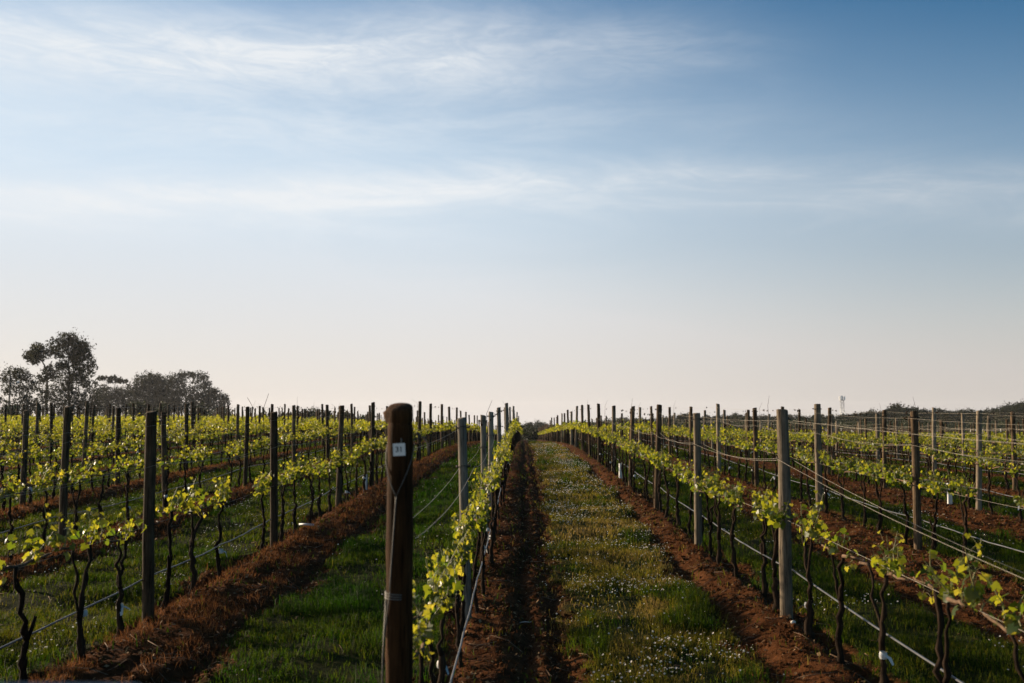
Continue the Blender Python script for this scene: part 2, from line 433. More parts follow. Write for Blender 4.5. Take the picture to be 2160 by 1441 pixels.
keep = r.uniform(0, 1, len(x)) < (1 - so_) * (.16 + 1.1 * sstep(.34, .62, clump)) + so_ * .018
x, y, s, clump, so_ = x[keep], y[keep], s[keep], clump[keep], so_[keep]
path = (x > .2) & (x < 2.3)
lush = (x > -2.7) & (x < -.5)
dryn = fbm(x * .9 + 3, y * .7, 4, 131)
tuft = sstep(.60, .74, fbm(x * 1.9 + 9, y * 1.5 + 4, 2, 151))
base_t = np.where(path, .76, np.where(lush, .16, .36))
tint = base_t + (dryn - .5) * np.where(path, .9, .55) - tuft * np.where(path, .50, .15) + r.normal(0, .13, len(x))
hh = (.045 + .06 * r.random(len(x))) * (1 + .9 * tuft) * (.7 + .7 * clump) * np.where(lush, 1.15, 1.0) * np.minimum(1 + .05 * s, 1.35)
me = blades('grass', x, y, hh, .0042 * s * r.uniform(.7, 1.3, len(x)), tint, 1.25, M_GRASS, 3)
tag(link('grass', me), 'green to straw coloured grass growing in the strips between vine rows', 'grass', None, 'stuff')

WB = [(2.8, 5, 1500, 1), (5, 7, 1500, 1.0), (7, 10, 1500, 1.2), (10, 14, 1100, 1.6), (14, 20, 700, 2.2), (20, 30, 330, 3.4), (30, 46, 140, 5.2), (46, 75, 40, 8)]
x, y, s = sample(WB, 11)
so_ = soil_mask(x, y); u, k, L, Rr = row_data(x)
wz = np.where(k < 0, 1.6 * np.exp(-((u - .25) / .42) ** 2), np.where(k == 0, .12, .22))
cl = fbm(x * 2.0, y * 1.6, 3, 191)
keep = r.uniform(0, 1, len(x)) < so_ * wz * sstep(.33, .56, cl) * 1.5
x, y, s, cl, k = x[keep], y[keep], s[keep], cl[keep], k[keep]
me = blades('dead_weeds', x, y, (.03 + .10 * r.random(len(x))) * np.where(k < 0, 1.0, .6), .0034 * s * r.uniform(.7, 1.3, len(x)), r.random(len(x)), .9, M_WEED, 12, .3)
tag(link('dead_weeds', me), 'dead red-brown weeds standing on the bare soil under the vines', 'weeds', None, 'stuff')

DB = [(2.8, 7, 190, 1.05), (7, 12, 260, 1.1), (12, 20, 240, 1.3), (20, 34, 110, 1.7), (34, 55, 30, 2.6)]
x, y, s = sample(DB, 21)
so_ = soil_mask(x, y)
path = (x > .2) & (x < 2.3)
cl = fbm(x * 1.5 + 2, y * 1.1 + 8, 3, 211)
pr = np.where(path, .10 + 1.25 * sstep(.44, .60, cl), .30 * sstep(.56, .72, cl)) * np.where((x > -2.7) & (x < -.4), .35, 1)
keep = r.uniform(0, 1, len(x)) < pr * (1 - so_)
x, y, s = x[keep], y[keep], s[keep]
n = len(x); z = ground(x, y) + r.uniform(.05, .13, n)
rad = r.uniform(.0035, .0095, n) * s
th = np.arange(7) / 7 * 2 * np.pi
nrm = np.stack([r.normal(-.25, .5, n), r.normal(-.2, .5, n), np.ones(n)], -1); nrm /= np.linalg.norm(nrm, axis=1)[:, None]
t1 = np.cross(nrm, [0, 1.0, .1]); t1 /= np.linalg.norm(t1, axis=1)[:, None]; t2 = np.cross(nrm, t1)
cc = np.stack([x, y, z], -1)
rim = cc[:, None] + rad[:, None, None] * (np.cos(th)[None, :, None] * t1[:, None] + np.sin(th)[None, :, None] * t2[:, None]) + (nrm * rad[:, None] * .35)[:, None]
stem = np.stack([cc + [-.001, 0, 0], cc + [.001, 0, 0], np.stack([x, y, z - .14], -1)], 1)
V = np.concatenate([cc[:, None], rim, stem], 1).reshape(-1, 3)
b0 = (np.arange(n) * 11)[:, None, None]
fan = np.array([(0, 1 + i, 1 + (i + 1) % 7) for i in range(7)] + [(8, 9, 10)])
tris = (b0 + fan[None]).reshape(-1, 3)
mi = np.tile([0] * 7 + [1], n)
me = mesh_np('daisies', V, None, tris, [M_PETAL, M_GRASS], False, {'tint': np.repeat(r.random(n) * .4, 11)}, mi)
tag(link('daisies', me), 'tiny white daisies scattered through the grass between the rows', 'daisies', None, 'stuff')

CB = [(2.8, 6, 620, 1), (6, 10, 560, 1.0), (10, 16, 300, 1.25), (16, 28, 100, 1.6)]
x, y, s = sample(CB, 31)
keep = r.uniform(0, 1, len(x)) < soil_mask(x, y) * (.25 + .9 * sstep(.4, .6, fbm(x * 3, y * 3, 2, 221)))
x, y, s = x[keep], y[keep], s[keep]; n = len(x)
t_ = (1 + 5 ** .5) / 2
ico = np.array([(-1, t_, 0), (1, t_, 0), (-1, -t_, 0), (1, -t_, 0), (0, -1, t_), (0, 1, t_), (0, -1, -t_), (0, 1, -t_), (t_, 0, -1), (t_, 0, 1), (-t_, 0, -1), (-t_, 0, 1)]) / 1.9
icof = np.array([(0, 11, 5), (0, 5, 1), (0, 1, 7), (0, 7, 10), (0, 10, 11), (1, 5, 9), (5, 11, 4), (11, 10, 2), (10, 7, 6), (7, 1, 8), (3, 9, 4), (3, 4, 2), (3, 2, 6), (3, 6, 8), (3, 8, 9), (4, 9, 5), (2, 4, 11), (6, 2, 10), (8, 6, 7), (9, 8, 1)])
sz = np.minimum(np.exp(r.normal(-4.65, .5, n)), .026) * s
V = ico[None] * r.uniform(.55, 1.25, (n, 12, 1)) * (sz[:, None, None] * r.uniform(.6, 1.3, (n, 1, 3)))
ca, sa = np.cos(a := r.uniform(0, 6.28, n)), np.sin(a)
V = np.stack([V[..., 0] * ca[:, None] - V[..., 1] * sa[:, None], V[..., 0] * sa[:, None] + V[..., 1] * ca[:, None], V[..., 2]], -1)
V += np.stack([x, y, ground(x, y) + sz * .2], -1)[:, None]
me = mesh_np('soil_clods', V, None, (np.arange(n)[:, None, None] * 12 + icof[None]).reshape(-1, 3), M_CLOD)
tag(link('soil_clods', me), 'loose red-brown clods of broken earth along the soil strips', 'soil', None, 'stuff')

# dead leaves and prunings lying about
LB = [(2.8, 7, 120, 1), (7, 13, 110, 1.1), (13, 24, 50, 1.5)]
x, y, s = sample(LB, 41); keep = r.uniform(0, 1, len(x)) < .12 + .6 * soil_mask(x, y); x, y, s = x[keep], y[keep], s[keep]; n = len(x)
c = np.stack([x, y, ground(x, y) + .012], -1); a = r.uniform(0, 6.28, n); sz = r.uniform(.008, .022, n) * s
d1 = np.stack([np.cos(a), np.sin(a), r.normal(0, .35, n)], -1) * sz[:, None]; d2 = np.stack([-np.sin(a), np.cos(a), r.normal(0, .5, n)], -1) * (sz * .6)[:, None]
V = np.stack([c - d1, c + d2 + [0, 0, .004], c + d1, c - d2], 1).reshape(-1, 3)
tag(link('leaf_litter', mesh_np('leaf_litter', V, np.arange(4 * n).reshape(-1, 4), None, M_LITTER, False, {'tint': np.repeat(r.random(n), 4)})), 'dry curled dead leaves lying on the soil strips', 'leaf litter', None, 'stuff')
LB = [(2.8, 7, 10, 1), (7, 13, 9, 1.2), (13, 24, 4, 1.7)]
x, y, s = sample(LB, 43); keep = r.uniform(0, 1, len(x)) < .15 + .6 * soil_mask(x, y); x, y, s = x[keep], y[keep], s[keep]
mb = MB()
for x_, y_, s_ in zip(x, y, s):
    a_ = random.uniform(0, 6.28); l_ = random.uniform(.04, .16); b_ = random.gauss(0, .02); dx_, dy_ = math.cos(a_) * l_, math.sin(a_) * l_
    P_ = [(x_ - dx_, y_ - dy_), (x_ + b_, y_ - b_), (x_ + dx_, y_ + dy_)]; zq = ground(np.array([p_[0] for p_ in P_]), np.array([p_[1] for p_ in P_]))
    mb.tube([(p_[0], p_[1], z_ + .010 + random.uniform(0, .02)) for p_, z_ in zip(P_, zq)], [.0032 * s_, .0028 * s_, .0018 * s_], 5)
tag(link('prunings', mb.mesh('prunings', M_ARM, True)), 'scattered cut vine canes lying on soil and grass', 'prunings', None, 'stuff')

# ------------------------------------------------------------------ words for labels
ORD = 'first second third fourth fifth sixth seventh eighth ninth tenth eleventh twelfth thirteenth fourteenth fifteenth sixteenth seventeenth eighteenth nineteenth twentieth'.split()
def row_words(k):
    if k == 0: return 'the numbered row'
    return 'the %s row %s of the numbered post' % (ORD[abs(k) - 1], 'right' if k > 0 else 'left')
def in_view(x, y, m=0.0):
    return y > 2.5 and abs(x + .0119 * y) < (.5143 + m) * y

# ------------------------------------------------------------------ posts
def post_mesh(name, h, r0, r1, seed, mat, seg=18, lean=0.0):
    rr = np.random.default_rng(seed); mb = MB()
    zs = np.concatenate([[-.25], np.linspace(0, h - .012, 12), [h - .004, h]])
    n = len(zs); th = np.arange(seg) / seg * 2 * np.pi
    off = np.cumsum(rr.normal(0, .0022, (n, 2)), 0)
    V = []
    lump = rr.normal(0, .018, seg); lump = (lump + np.roll(lump, 1) + np.roll(lump, -1)) / 2
    knots = [(rr.uniform(.2, h), rr.uniform(0, 6.28), rr.uniform(.04, .1)) for _ in range(4)]
    for i, z in enumerate(zs):
        f = max(z, 0) / h; rad = (r0 * (1 - f) + r1 * f) * (1 + lump + rr.normal(0, .008, seg))
        for kz, ka, ks in knots:
            rad = rad * (1 + ks * np.exp(-((z - kz) / .08) ** 2) * np.exp(-((np.angle(np.exp(1j * (th - ka)))) / .5) ** 2))
        if i == n - 2: rad = rad * .985
        if i == n - 1: rad = rad * .94
        zt = z + (np.cos(th - 1.0 + seed) * .008 + rr.normal(0, .0015, seg) if i >= n - 3 else 0)
        V.append(np.stack([off[i, 0] + rad * np.cos(th), off[i, 1] + rad * np.sin(th), np.full(seg, z) if np.isscalar(zt) else zt], -1))
    V = np.array(V); ctr = V[-1].mean(0)
    i = np.arange(n - 1)[:, None] * seg; j = np.arange(seg)[None]
    Q = np.stack([i + j, i + (j + 1) % seg, i + seg + (j + 1) % seg, i + seg + j], -1).reshape(-1, 4)
    m = n * seg; T = [(m, (n - 1) * seg + q, (n - 1) * seg + (q + 1) % seg) for q in range(seg)]
    mb.add(np.vstack([V.reshape(-1, 3), ctr]), Q, T)
    me = mb.mesh(name, mat, True)
    return me
POST_G = [post_mesh('post_wood', 1.86, .047, .042, 100 + i, M_GREYWOOD) for i in range(4)]
POST_B = [post_mesh('post_wood', 1.86, .054, .049, 120 + i, M_BROWNWOOD) for i in range(6)]
POST_R = [post_mesh('post_wood', 1.86, .058, .052, 140 + i, M_TANWOOD) for i in range(4)]
def staple_mesh():
    mb = MB()
    for sx in (-1, 1):
        mb.tube([(sx * .035, -.028, -.012), (sx * .062, -.02, -.006), (sx * .066, 0, 0), (sx * .062, .02, .004), (sx * .035, .028, .012)], .0055, 6)
    mb.tube([(-.05, -.036, 0), (0, -.058, .003), (.05, -.036, 0)], .003, 5)
    return mb.mesh('staple', M_STAPLE, True)
STAPLE = staple_mesh()
Y0, DY = 9.3, 4.6
def row_end(k):
    if k in (0, 1): return 195
    if k < 0: return 135
    return 125 if k < 5 else 92
# hand-measured posts: (row, place in row) -> (x, y, height, radius factor)
FIX = {(0, 0): (-.525, 9.3, 1.87, 1.0), (0, 1): (-.54, 13.9, 1.86, .95), (1, 0): (2.42, 9.35, 1.875, 1.0), (1, 1): (2.41, 13.95, 1.83, .95),
       (1, 2): (2.44, 18.5, 1.93, 1.0), (-1, 0): (-3.44, 9.25, 1.90, 1.02), (-1, 1): (-3.46, 13.9, 1.88, 1.0), (2, 1): (5.37, 13.8, 1.88, 1.0),
       (-2, 1): (-6.40, 13.9, 1.90, 1.0)}
allp = []
for k in range(KMIN, KMAX + 1):
    j = 0
    while Y0 + DY * j < row_end(k):
        px = rowx(k) + random.gauss(0, .035); py = Y0 + DY * j + random.gauss(0, .16); hh = random.gauss(1.865, .06); rf = random.uniform(.88, 1.12)
        if (k, j) in FIX: px, py, hh, rf = FIX[(k, j)]
        if in_view(px, py, .012): allp.append([py, k, j, px, hh, rf])
        j += 1
allp.sort(key=lambda p: p[0] - .0 * abs(p[1]))
near_posts = allp[:299]; far_posts = allp[299:]
first_j = {}
for p in allp: first_j[p[1]] = min(first_j.get(p[1], 999), p[2])
for py, k, j, px, hh, rf in near_posts:
    me = random.choice(POST_G if k == 0 else POST_R if (k > 0 and (k, j) != (2, 1) and random.random() < .28) or (k, j) in ((1, 0), (1, 1), (2, 2), (1, 4)) else POST_B)
    lean = (random.gauss(0, .019), random.gauss(0, .019))
    o = link('trellis_post', me, None, (px, py, gz(px, py)), (lean[0], lean[1], random.uniform(0, 6.28)), (rf, rf, hh / 1.86))
    nth = j - first_j[k] + (1 if k != 0 else 2)
    wood = 'grey' if me in POST_G else 'tan' if me in POST_R else 'brown'
    if nth <= 9 and abs(k) <= 8:
        lab = '%s trellis post, %s from the front in %s' % (wood, ORD[nth - 1], row_words(k))
    elif abs(k) <= 8:
        lab = 'small distant trellis post, beyond the ninth in %s' % row_words(k)
    else:
        lab = 'thin distant trellis post in the rows far out on the %s' % ('right' if k > 0 else 'left')
    tag(o, lab, 'post', 'trellis posts in the vine rows')
    if py < 26:
        for zt in (.86, 1.42, 1.78):
            link('staple', STAPLE, o, (0, 0, zt), (0, 0, -o.rotation_euler.z), (1.0 if rf < 1.05 else 1.08, 1, 1))
for k in range(-7, 8):                       # the posts that hold the wire ends just beside the view
    if k == 0 or k not in first_j: continue
    py = 2.0 if k == 1 else min(p[0] for p in near_posts if p[1] == k) - DY; px = rowx(k)
    o = link('trellis_post', POST_B[k % 6], None, (px, py, gz(px, py)), (random.gauss(0, .012), random.gauss(0, .012), random.uniform(0, 6.28)))
    tag(o, 'brown trellis post at frame edge in %s' % row_words(k), 'post', 'trellis posts in the vine rows')
mb = MB()
for py, k, j, px, hh, rf in far_posts:
    b = gz(px, py); mb.tube([(px, py, b - .1), (px + .01, py, b + .9), (px + random.gauss(0, .02), py, b + hh)], .05 * rf, 6, True)
if far_posts:
    tag(link('far_posts', mb.mesh('far_posts', M_BROWNWOOD)), 'mass of tiny far trellis posts near the crest of the vineyard', 'posts', None, 'stuff')

# ------------------------------------------------------------------ the numbered post
P31X, P31Y = -.55, 4.5
pb = gz(P31X, P31Y)
p31 = tag(link('end_post', None, None, (P31X, P31Y, pb)), 'thick dark brown end post carrying a square white number tag', 'post', 'trellis posts in the vine rows')
H31 = 1.976 - pb
mb = MB(); rr = np.random.default_rng(5); seg = 28; th = np.arange(seg) / seg * 2 * np.pi
zs = np.concatenate([[-.3], np.linspace(0, H31 - .10, 22), [H31 - .085, H31 - .078, H31 - .06, H31 - .02, H31 - .006, H31]])
n = len(zs); rows_ = []
for i, z in enumerate(zs):
    rad = np.full(seg, .0605 - .003 * max(z, 0) / H31)
    for kz, ka, ks in ((1.40, 3.3, .10), (1.42, .1, .08), (.55, 3.2, .10), (.9, 3.0, .08), (1.0, -.2, .05), (1.75, 2.0, .03)):
        rad = rad * (1 + ks * np.exp(-((z - kz) / .05) ** 2) * np.exp(-(np.angle(np.exp(1j * (th - ka))) / .6) ** 2))
    if i == n - 6: rad = rad * .99
    if i == n - 5: rad = rad * .93
    if i in (n - 4, n - 3): rad = rad * (1.0 + .36 * np.exp(-(np.angle(np.exp(1j * (th - 3.35))) / .24) ** 2) * (1 if i == n - 3 else .45))
    if i == n - 2: rad = rad * .985
    if i == n - 1: rad = rad * .93
    rad = rad * (1 + rr.normal(0, .006, seg))
    zt = z + (.34 * rad * np.sin(th) if i >= n - 3 else .15 * rad * np.sin(th) if i == n - 4 else 0)
    rows_.append(np.stack([rad * np.cos(th) - .004 * z, rad * np.sin(th), zt + np.zeros(seg)], -1))
V = np.array(rows_); i = np.arange(n - 1)[:, None] * seg; j = np.arange(seg)[None]
Q = np.stack([i + j, i + (j + 1) % seg, i + seg + (j + 1) % seg, i + seg + j], -1).reshape(-1, 4); m = n * seg
mb.add(np.vstack([V.reshape(-1, 3), V[-1].mean(0) + [0, 0, .003]]), Q, [(m, (n - 1) * seg + q, (n - 1) * seg + (q + 1) % seg) for q in range(seg)])
link('shaft', mb.mesh('shaft', M_REDWOOD, True), p31)
rP = .0588
tagz = 1.95 - (948 - 870) * 4.44 / 2100 - pb
mb = MB(); mb.box((0, 0, 0), (.055, .003, .055)); tg = link('number_tag', mb.mesh('number_tag', M_PAINT), p31, (-.004, -rP - .003, tagz), (0, R(-3), R(-5)))
fc = bpy.data.curves.new('lettering', 'FONT'); fc.body = '31'; fc.size = .034; fc.extrude = .0004; fc.offset = .0006; fc.align_x = 'CENTER'; fc.align_y = 'CENTER'
fo = bpy.data.objects.new('lettering_source', fc); COL.objects.link(fo); bpy.context.view_layer.update()
fm = bpy.data.meshes.new_from_object(fo.evaluated_get(bpy.context.evaluated_depsgraph_get())); bpy.data.objects.remove(fo)
fm.materials.clear(); fm.materials.append(M_INK)
link('lettering', fm, tg, (0, -.0022, 0), (R(90), 0, 0))
mb = MB(); mb.tube([(.003, -.002, .028), (.006, -.004, .04), (.004, .0, .05)], .002, 6); link('nail', mb.mesh('nail', M_WIRE, True), p31, (0, -rP + .002, tagz))
mb = MB()
def wrap(a0, a1, z0, z1, rad=.0630, nn=14):
    return [(rad * math.cos(a0 + (a1 - a0) * q / nn) - .004 * z0, rad * math.sin(a0 + (a1 - a0) * q / nn), z0 + (z1 - z0) * q / nn) for q in range(nn + 1)]
vz = 1.95 - (1046 - 870) * 4.43 / 2100 - pb
up = tagz + .0
mb.tube(wrap(R(160), R(262), up + .02, vz), .0022, 6); mb.tube(wrap(R(20), R(-98), up + .07, vz), .0022, 6)
mb.tube(wrap(R(262), R(235), vz, vz - .42), .0030, 6); mb.tube(wrap(R(235), R(200), vz - .42, vz - .62), .0030, 6)
for q in range(3): mb.tube(wrap(R(150), R(285), vz - .425 - .012 * q, vz - .43 - .010 * q, .0640), .0030, 6)
mb.tube([(-.060, -.02, vz - .42), (-.072, -.03, vz - .7), (-.082, -.02, vz - 1.2)], .004, 6)
link('wire_tie', mb.mesh('wire_tie', M_OLDWIRE, True), p31)
mb = MB()
mb.tube([(.056, 0, up + .06), (.072, -.01, up + .075), (.085, .0, up + .06), (.10, .02, up + .05), (.115, .03, up + .02), (.118, .03, up - .03)], .0035, 6)
mb.tube([(.060, -.01, up + .045), (.08, -.015, up + .05), (.07, 0, up + .07)], .006, 6)
link('wire_knot', mb.mesh('wire_knot', M_OLDWIRE, True), p31)

# ------------------------------------------------------------------ vines
OUT = np.array([(-.16, -.30), (-.52, -.55), (-.62, -.10), (-.95, .15), (-.60, .42), (-.45, .80), (0, 1.12), (.45, .80), (.60, .42), (.95, .15), (.62, -.10), (.52, -.55), (.16, -.30)])
LEAFV = np.vstack([[0, 0], OUT]); LEAFT = np.array([(0, i + 1, i) for i in range(1, 13)])
LZ = .22 * np.abs(LEAFV[:, 0]) - .32 * (LEAFV ** 2).sum(1)
LEAF3 = np.column_stack([LEAFV, LZ])
def frame_from(nrm, tip):
    nrm = nrm / np.linalg.norm(nrm); t = tip - nrm * tip.dot(nrm); t = t / (np.linalg.norm(t) + 1e-9)
    return np.stack([np.cross(t, nrm), t, nrm])
def foliage_mesh(seed, dens=1.0):
    rr = np.random.default_rng(seed); V = []; T = []; A = []; MI = []; n = 0
    sh = MB()
    ns = int(rr.integers(13, 20) * dens)
    for s_ in range(ns):
        y0 = rr.uniform(-.47, .47); b = np.array([rr.normal(0, .015), y0, .87 + rr.normal(0, .02)])
        d = np.array([rr.normal(-.05, .38), rr.normal(0, .4), 1.0]); d /= np.linalg.norm(d); ln = rr.uniform(.05, .27)
        if rr.random() < .12: d[2] *= -.6; ln *= .7
        pts = [b, b + d * ln * .5 + rr.normal(0, .01, 3), b + d * ln + rr.normal(0, .015, 3)]
        sh.tube(pts, [.0048, .0036, .0018], 5, False)
        nl = max(4, int(ln / .026) + 2)
        for q in range(nl):
            f = (q + .5) / nl; p = b + d * ln * f; ang = rr.uniform(0, 6.28)
            outv = np.array([math.cos(ang), math.sin(ang), rr.normal(.1, .45)])
            size = rr.uniform(.018, .047) * (1.15 - .55 * f)
            p = p + outv * (size * .5 + rr.uniform(.01, .045))
            nrm = outv * rr.uniform(.3, 1.2) + np.array([rr.normal(0, .5), rr.normal(0, .5), rr.uniform(-.1, 1.0)])
            sh.tube([b + d * ln * f, (b + d * ln * f + p) / 2 + [0, 0, .008], p], .0011, 3, False)
            F = frame_from(nrm, outv * .5 + np.array([0, 0, rr.uniform(-1.0, .25)]) + rr.normal(0, .3, 3))
            W = (LEAF3 * np.array([1, 1, rr.uniform(.2, 1.7)]) * size) @ F + p
            V.append(W); T.append(LEAFT + n); n += len(W)
            A.append(np.full(len(W), np.clip(.22 + .4 * f + rr.normal(0, .25), 0, 1))); MI += [0] * len(LEAFT)
    sv_ = np.concatenate(sh.V); sq = np.concatenate(sh.Q) + n
    V.append(sv_); A.append(np.zeros(len(sv_)))
    return mesh_np('foliage', np.concatenate(V), sq, np.concatenate(T), [M_LEAF, M_SHOOT], True, {'tint': np.concatenate(A)}, [1] * len(sq) + MI)
def trunk_mesh(seed):
    rr = np.random.default_rng(seed); mb = MB()
    fork = rr.uniform(.28, .5); two = rr.random() < .6
    def wob(a, b, nn, amp):
        P = np.linspace(a, b, nn); P[1:-1] += rr.normal(0, amp, (nn - 2, 3)) * [1, 1, .3]; return P
    base = np.array([0, 0, -.08]); f0 = np.array([rr.normal(0, .02), rr.normal(0, .04), fork])
    P = wob(base, f0, 9, .008); mb.tube(P, np.linspace(.031, .022, 9) * rr.uniform(.85, 1.2) * (1 + rr.normal(0, .15, 9)), 7)
    heads = []
    h1 = np.array([rr.normal(0, .015), f0[1] + rr.uniform(.04, .18), .85]); P = wob(f0, h1, 9, .012); mb.tube(P, np.linspace(.020, .013, 9) * (1 + rr.normal(0, .17, 9)), 7); heads.append(h1)
    if two:
        h2 = np.array([rr.normal(0, .015), f0[1] - rr.uniform(.08, .22), rr.uniform(.80, .86)]); P = wob(f0, h2, 9, .012); mb.tube(P, np.linspace(.016, .009, 9) * (1 + rr.normal(0, .15, 9)), 6); heads.append(h2)
    elif rr.random() < .5:
        mb.tube(wob(f0, f0 + [rr.normal(0, .02), -.05, .15], 3, .005), [.016, .014, .012], 6)
    arms = []
    for sgn in (-1, 1):
        mb2 = MB()
        h = heads[-1] if sgn < 0 else heads[0]
        e = np.array([rr.normal(0, .015), sgn * rr.uniform(.34, .50), .865]); P = wob(h, e, 6, .010); mb2.tube(P, np.linspace(.0125, .007, 6) * (1 + rr.normal(0, .12, 6)), 6); arms.append(mb2.mesh('cordon_arm', M_ARM, True))
    return mb.mesh('trunk', M_BARK, True), arms
def tape_mesh(seed):
    rr = np.random.default_rng(seed); mb = MB()
    mb.tube([(0, 0, -.022), (0, 0, -.01), (.002, 0, .012), (0, 0, .024)], [.026, .031, .029, .024], 8, False)
    for q in range(int(rr.integers(1, 3))):
        a = rr.uniform(0, 6.28); d = np.array([math.cos(a), math.sin(a), 0]); sd_ = np.array([-d[1], d[0], .3]) * .012
        p0 = d * .026; p1 = d * .055 + [0, 0, -.012]; p2 = d * rr.uniform(.06, .085) + [0, 0, -rr.uniform(.03, .09)]
        mb.add([p0 - sd_, p0 + sd_, p1 + sd_ * 1.3, p1 - sd_ * 1.2, p2 + sd_ * .7, p2 - sd_ * .9], [(0, 1, 2, 3), (3, 2, 4, 5)])
    return mb.mesh('tape', M_TAPE, True)
FOL = [foliage_mesh(300 + i, 1.0) for i in range(12)] + [foliage_mesh(330 + i, .55) for i in range(4)]
TRK = [trunk_mesh(400 + i) for i in range(12)]
TAP = [tape_mesh(500 + i) for i in range(4)]
allv = []
for k in range(KMIN, KMAX + 1):
    yy = 3.9 if k == 0 else 3.2
    if k == 0: yy = 4.95
    while yy < row_end(k):
        vx = rowx(k) + random.gauss(0, .025) + (.075 if k == 0 and yy > 9 else 0); vy = yy + random.gauss(0, .05)
        jn = (vy - Y0) / DY; dpost = abs(vy - (Y0 + DY * round(jn)))
        if dpost < .16: vy += .2
        if random.random() > .03 and in_view(vx, vy, .05): allv.append((vy, k, vx))
        yy += .92
allv.sort()
near_v = allv[:299]; far_v = allv[299:]
cnt = {}
for vy, k, vx in near_v:
    z = gz(vx, vy)
    thin = (k == 1 and vy < 8.2) or (k == -1 and vy < 11) or random.random() < .16
    root = link('grapevine', None, None, (vx, vy, z), (0, 0, random.choice((0, math.pi)) + random.gauss(0, .12)), None)
    s_ = random.uniform(.96, 1.06); root.scale = (random.uniform(.95, 1.15) * (.72 if k == 0 else 1), random.uniform(.95, 1.05), s_)
    tk, arm = random.choice(TRK)
    link('trunk', tk, root)
    for am in arm: link('cordon_arm', am, root)
    link('foliage', random.choice(FOL[12:] if thin else FOL[:12]), root)
    taped = random.random() < (.33 if vy < 22 else .12)
    if taped: link('tape', random.choice(TAP), root, (0, random.uniform(-.01, .01), random.uniform(.24, .36)), (0, 0, random.uniform(0, 6.28)))
    jj = math.floor((vy - Y0) / DY); pn = jj - first_j.get(k, 0) + (1 if k != 0 else 2)
    key = (k, jj); cnt[key] = cnt.get(key, 0) + 1
    adj = 'sparse' if thin else 'leafy'
    tw = ' with white tape' if taped else ''
    if vy < 32 and abs(k) <= 8:
        if pn >= 1: lab = '%s vine, %s behind the %s post in %s' % (adj, ORD[cnt[key] - 1], ORD[pn - 1], row_words(k))
        else: lab = '%s vine, %s from the front in %s' % (adj, ORD[cnt[key] - 1 + sum(v for (a, b_), v in cnt.items() if a == k and b_ < jj)], row_words(k))
    else:
        lab = 'small distant leafy vine well down %s' % row_words(k)
    tag(root, lab, 'vine', 'grapevines along the trellis rows')
# far vines as one mass
rr = np.random.default_rng(77)
V = []; T = []; Q = []; A = []; mi_t = []; n = 0
P = np.array([(vx, vy) for vy, k, vx in far_v]); Z = ground(P[:, 0], P[:, 1])
LQ = np.array([(0, -.5, 0), (.55, .1, .12), (0, .75, -.1), (-.55, .1, .12)])
fv = []; fa = []; tv = []
for (vx, vy), z in zip(P, Z):
    nl = 46 if vy < 60 else 28; sz = .09 if vy < 60 else .13
    c = np.stack([vx + rr.normal(0, .09, nl), vy + rr.uniform(-.5, .5, nl), z + .88 + np.abs(rr.normal(.06, .13, nl)) - .04], -1)
    a = rr.normal(0, 1, (nl, 3)); a /= np.linalg.norm(a, axis=1)[:, None]; b = rr.normal(0, 1, (nl, 3)); b -= a * (a * b).sum(1)[:, None]; b /= np.linalg.norm(b, axis=1)[:, None]
    cr = np.cross(a, b); sc = (sz * rr.uniform(.6, 1.2, nl))[:, None, None]
    fv.append((c[:, None] + sc * (LQ[None, :, 0:1] * a[:, None] + LQ[None, :, 1:2] * b[:, None] + LQ[None, :, 2:3] * cr[:, None])).reshape(-1, 3))
    fa.append(np.repeat(np.clip(rr.normal(.5, .2, nl), 0, 1), 4))
    for q in range(1 if vy > 70 else 2):
        o_ = rr.normal(0, .05, 3); e = .022 if vy < 70 else .03
        t0 = np.array([vx, vy, z - .05]); t1_ = np.array([vx + o_[0] * .3, vy + o_[1] * 2, z + .88])
        for pt, rad in ((t0, e), ((t0 + t1_) / 2 + [o_[2] * .3, o_[2], 0], e * .8), (t1_, e * .6)):
            tv.append(pt + rad * np.array([(1, 0, 0), (-.5, .87, 0), (-.5, -.87, 0)]))
FV = np.concatenate(fv); TV = np.concatenate(tv)
q1 = np.arange(len(FV)).reshape(-1, 4)
nt_ = len(tv) // 3; bb = (np.arange(nt_) * 9 + len(FV))[:, None, None]
q2 = (bb + np.array([[i_ * 3 + j_, i_ * 3 + (j_ + 1) % 3, i_ * 3 + 3 + (j_ + 1) % 3, i_ * 3 + 3 + j_] for i_ in range(2) for j_ in range(3)])[None]).reshape(-1, 4)
me = mesh_np('far_vines', np.vstack([FV, TV]), np.vstack([q1, q2]), None, [M_LEAF, M_BARK], False, {'tint': np.concatenate(fa + [np.zeros(len(TV))])}, [0] * len(q1) + [1] * len(q2))
tag(link('far_vines', me), 'mass of small far vine rows towards the crest of the vineyard', 'vines', None, 'stuff')

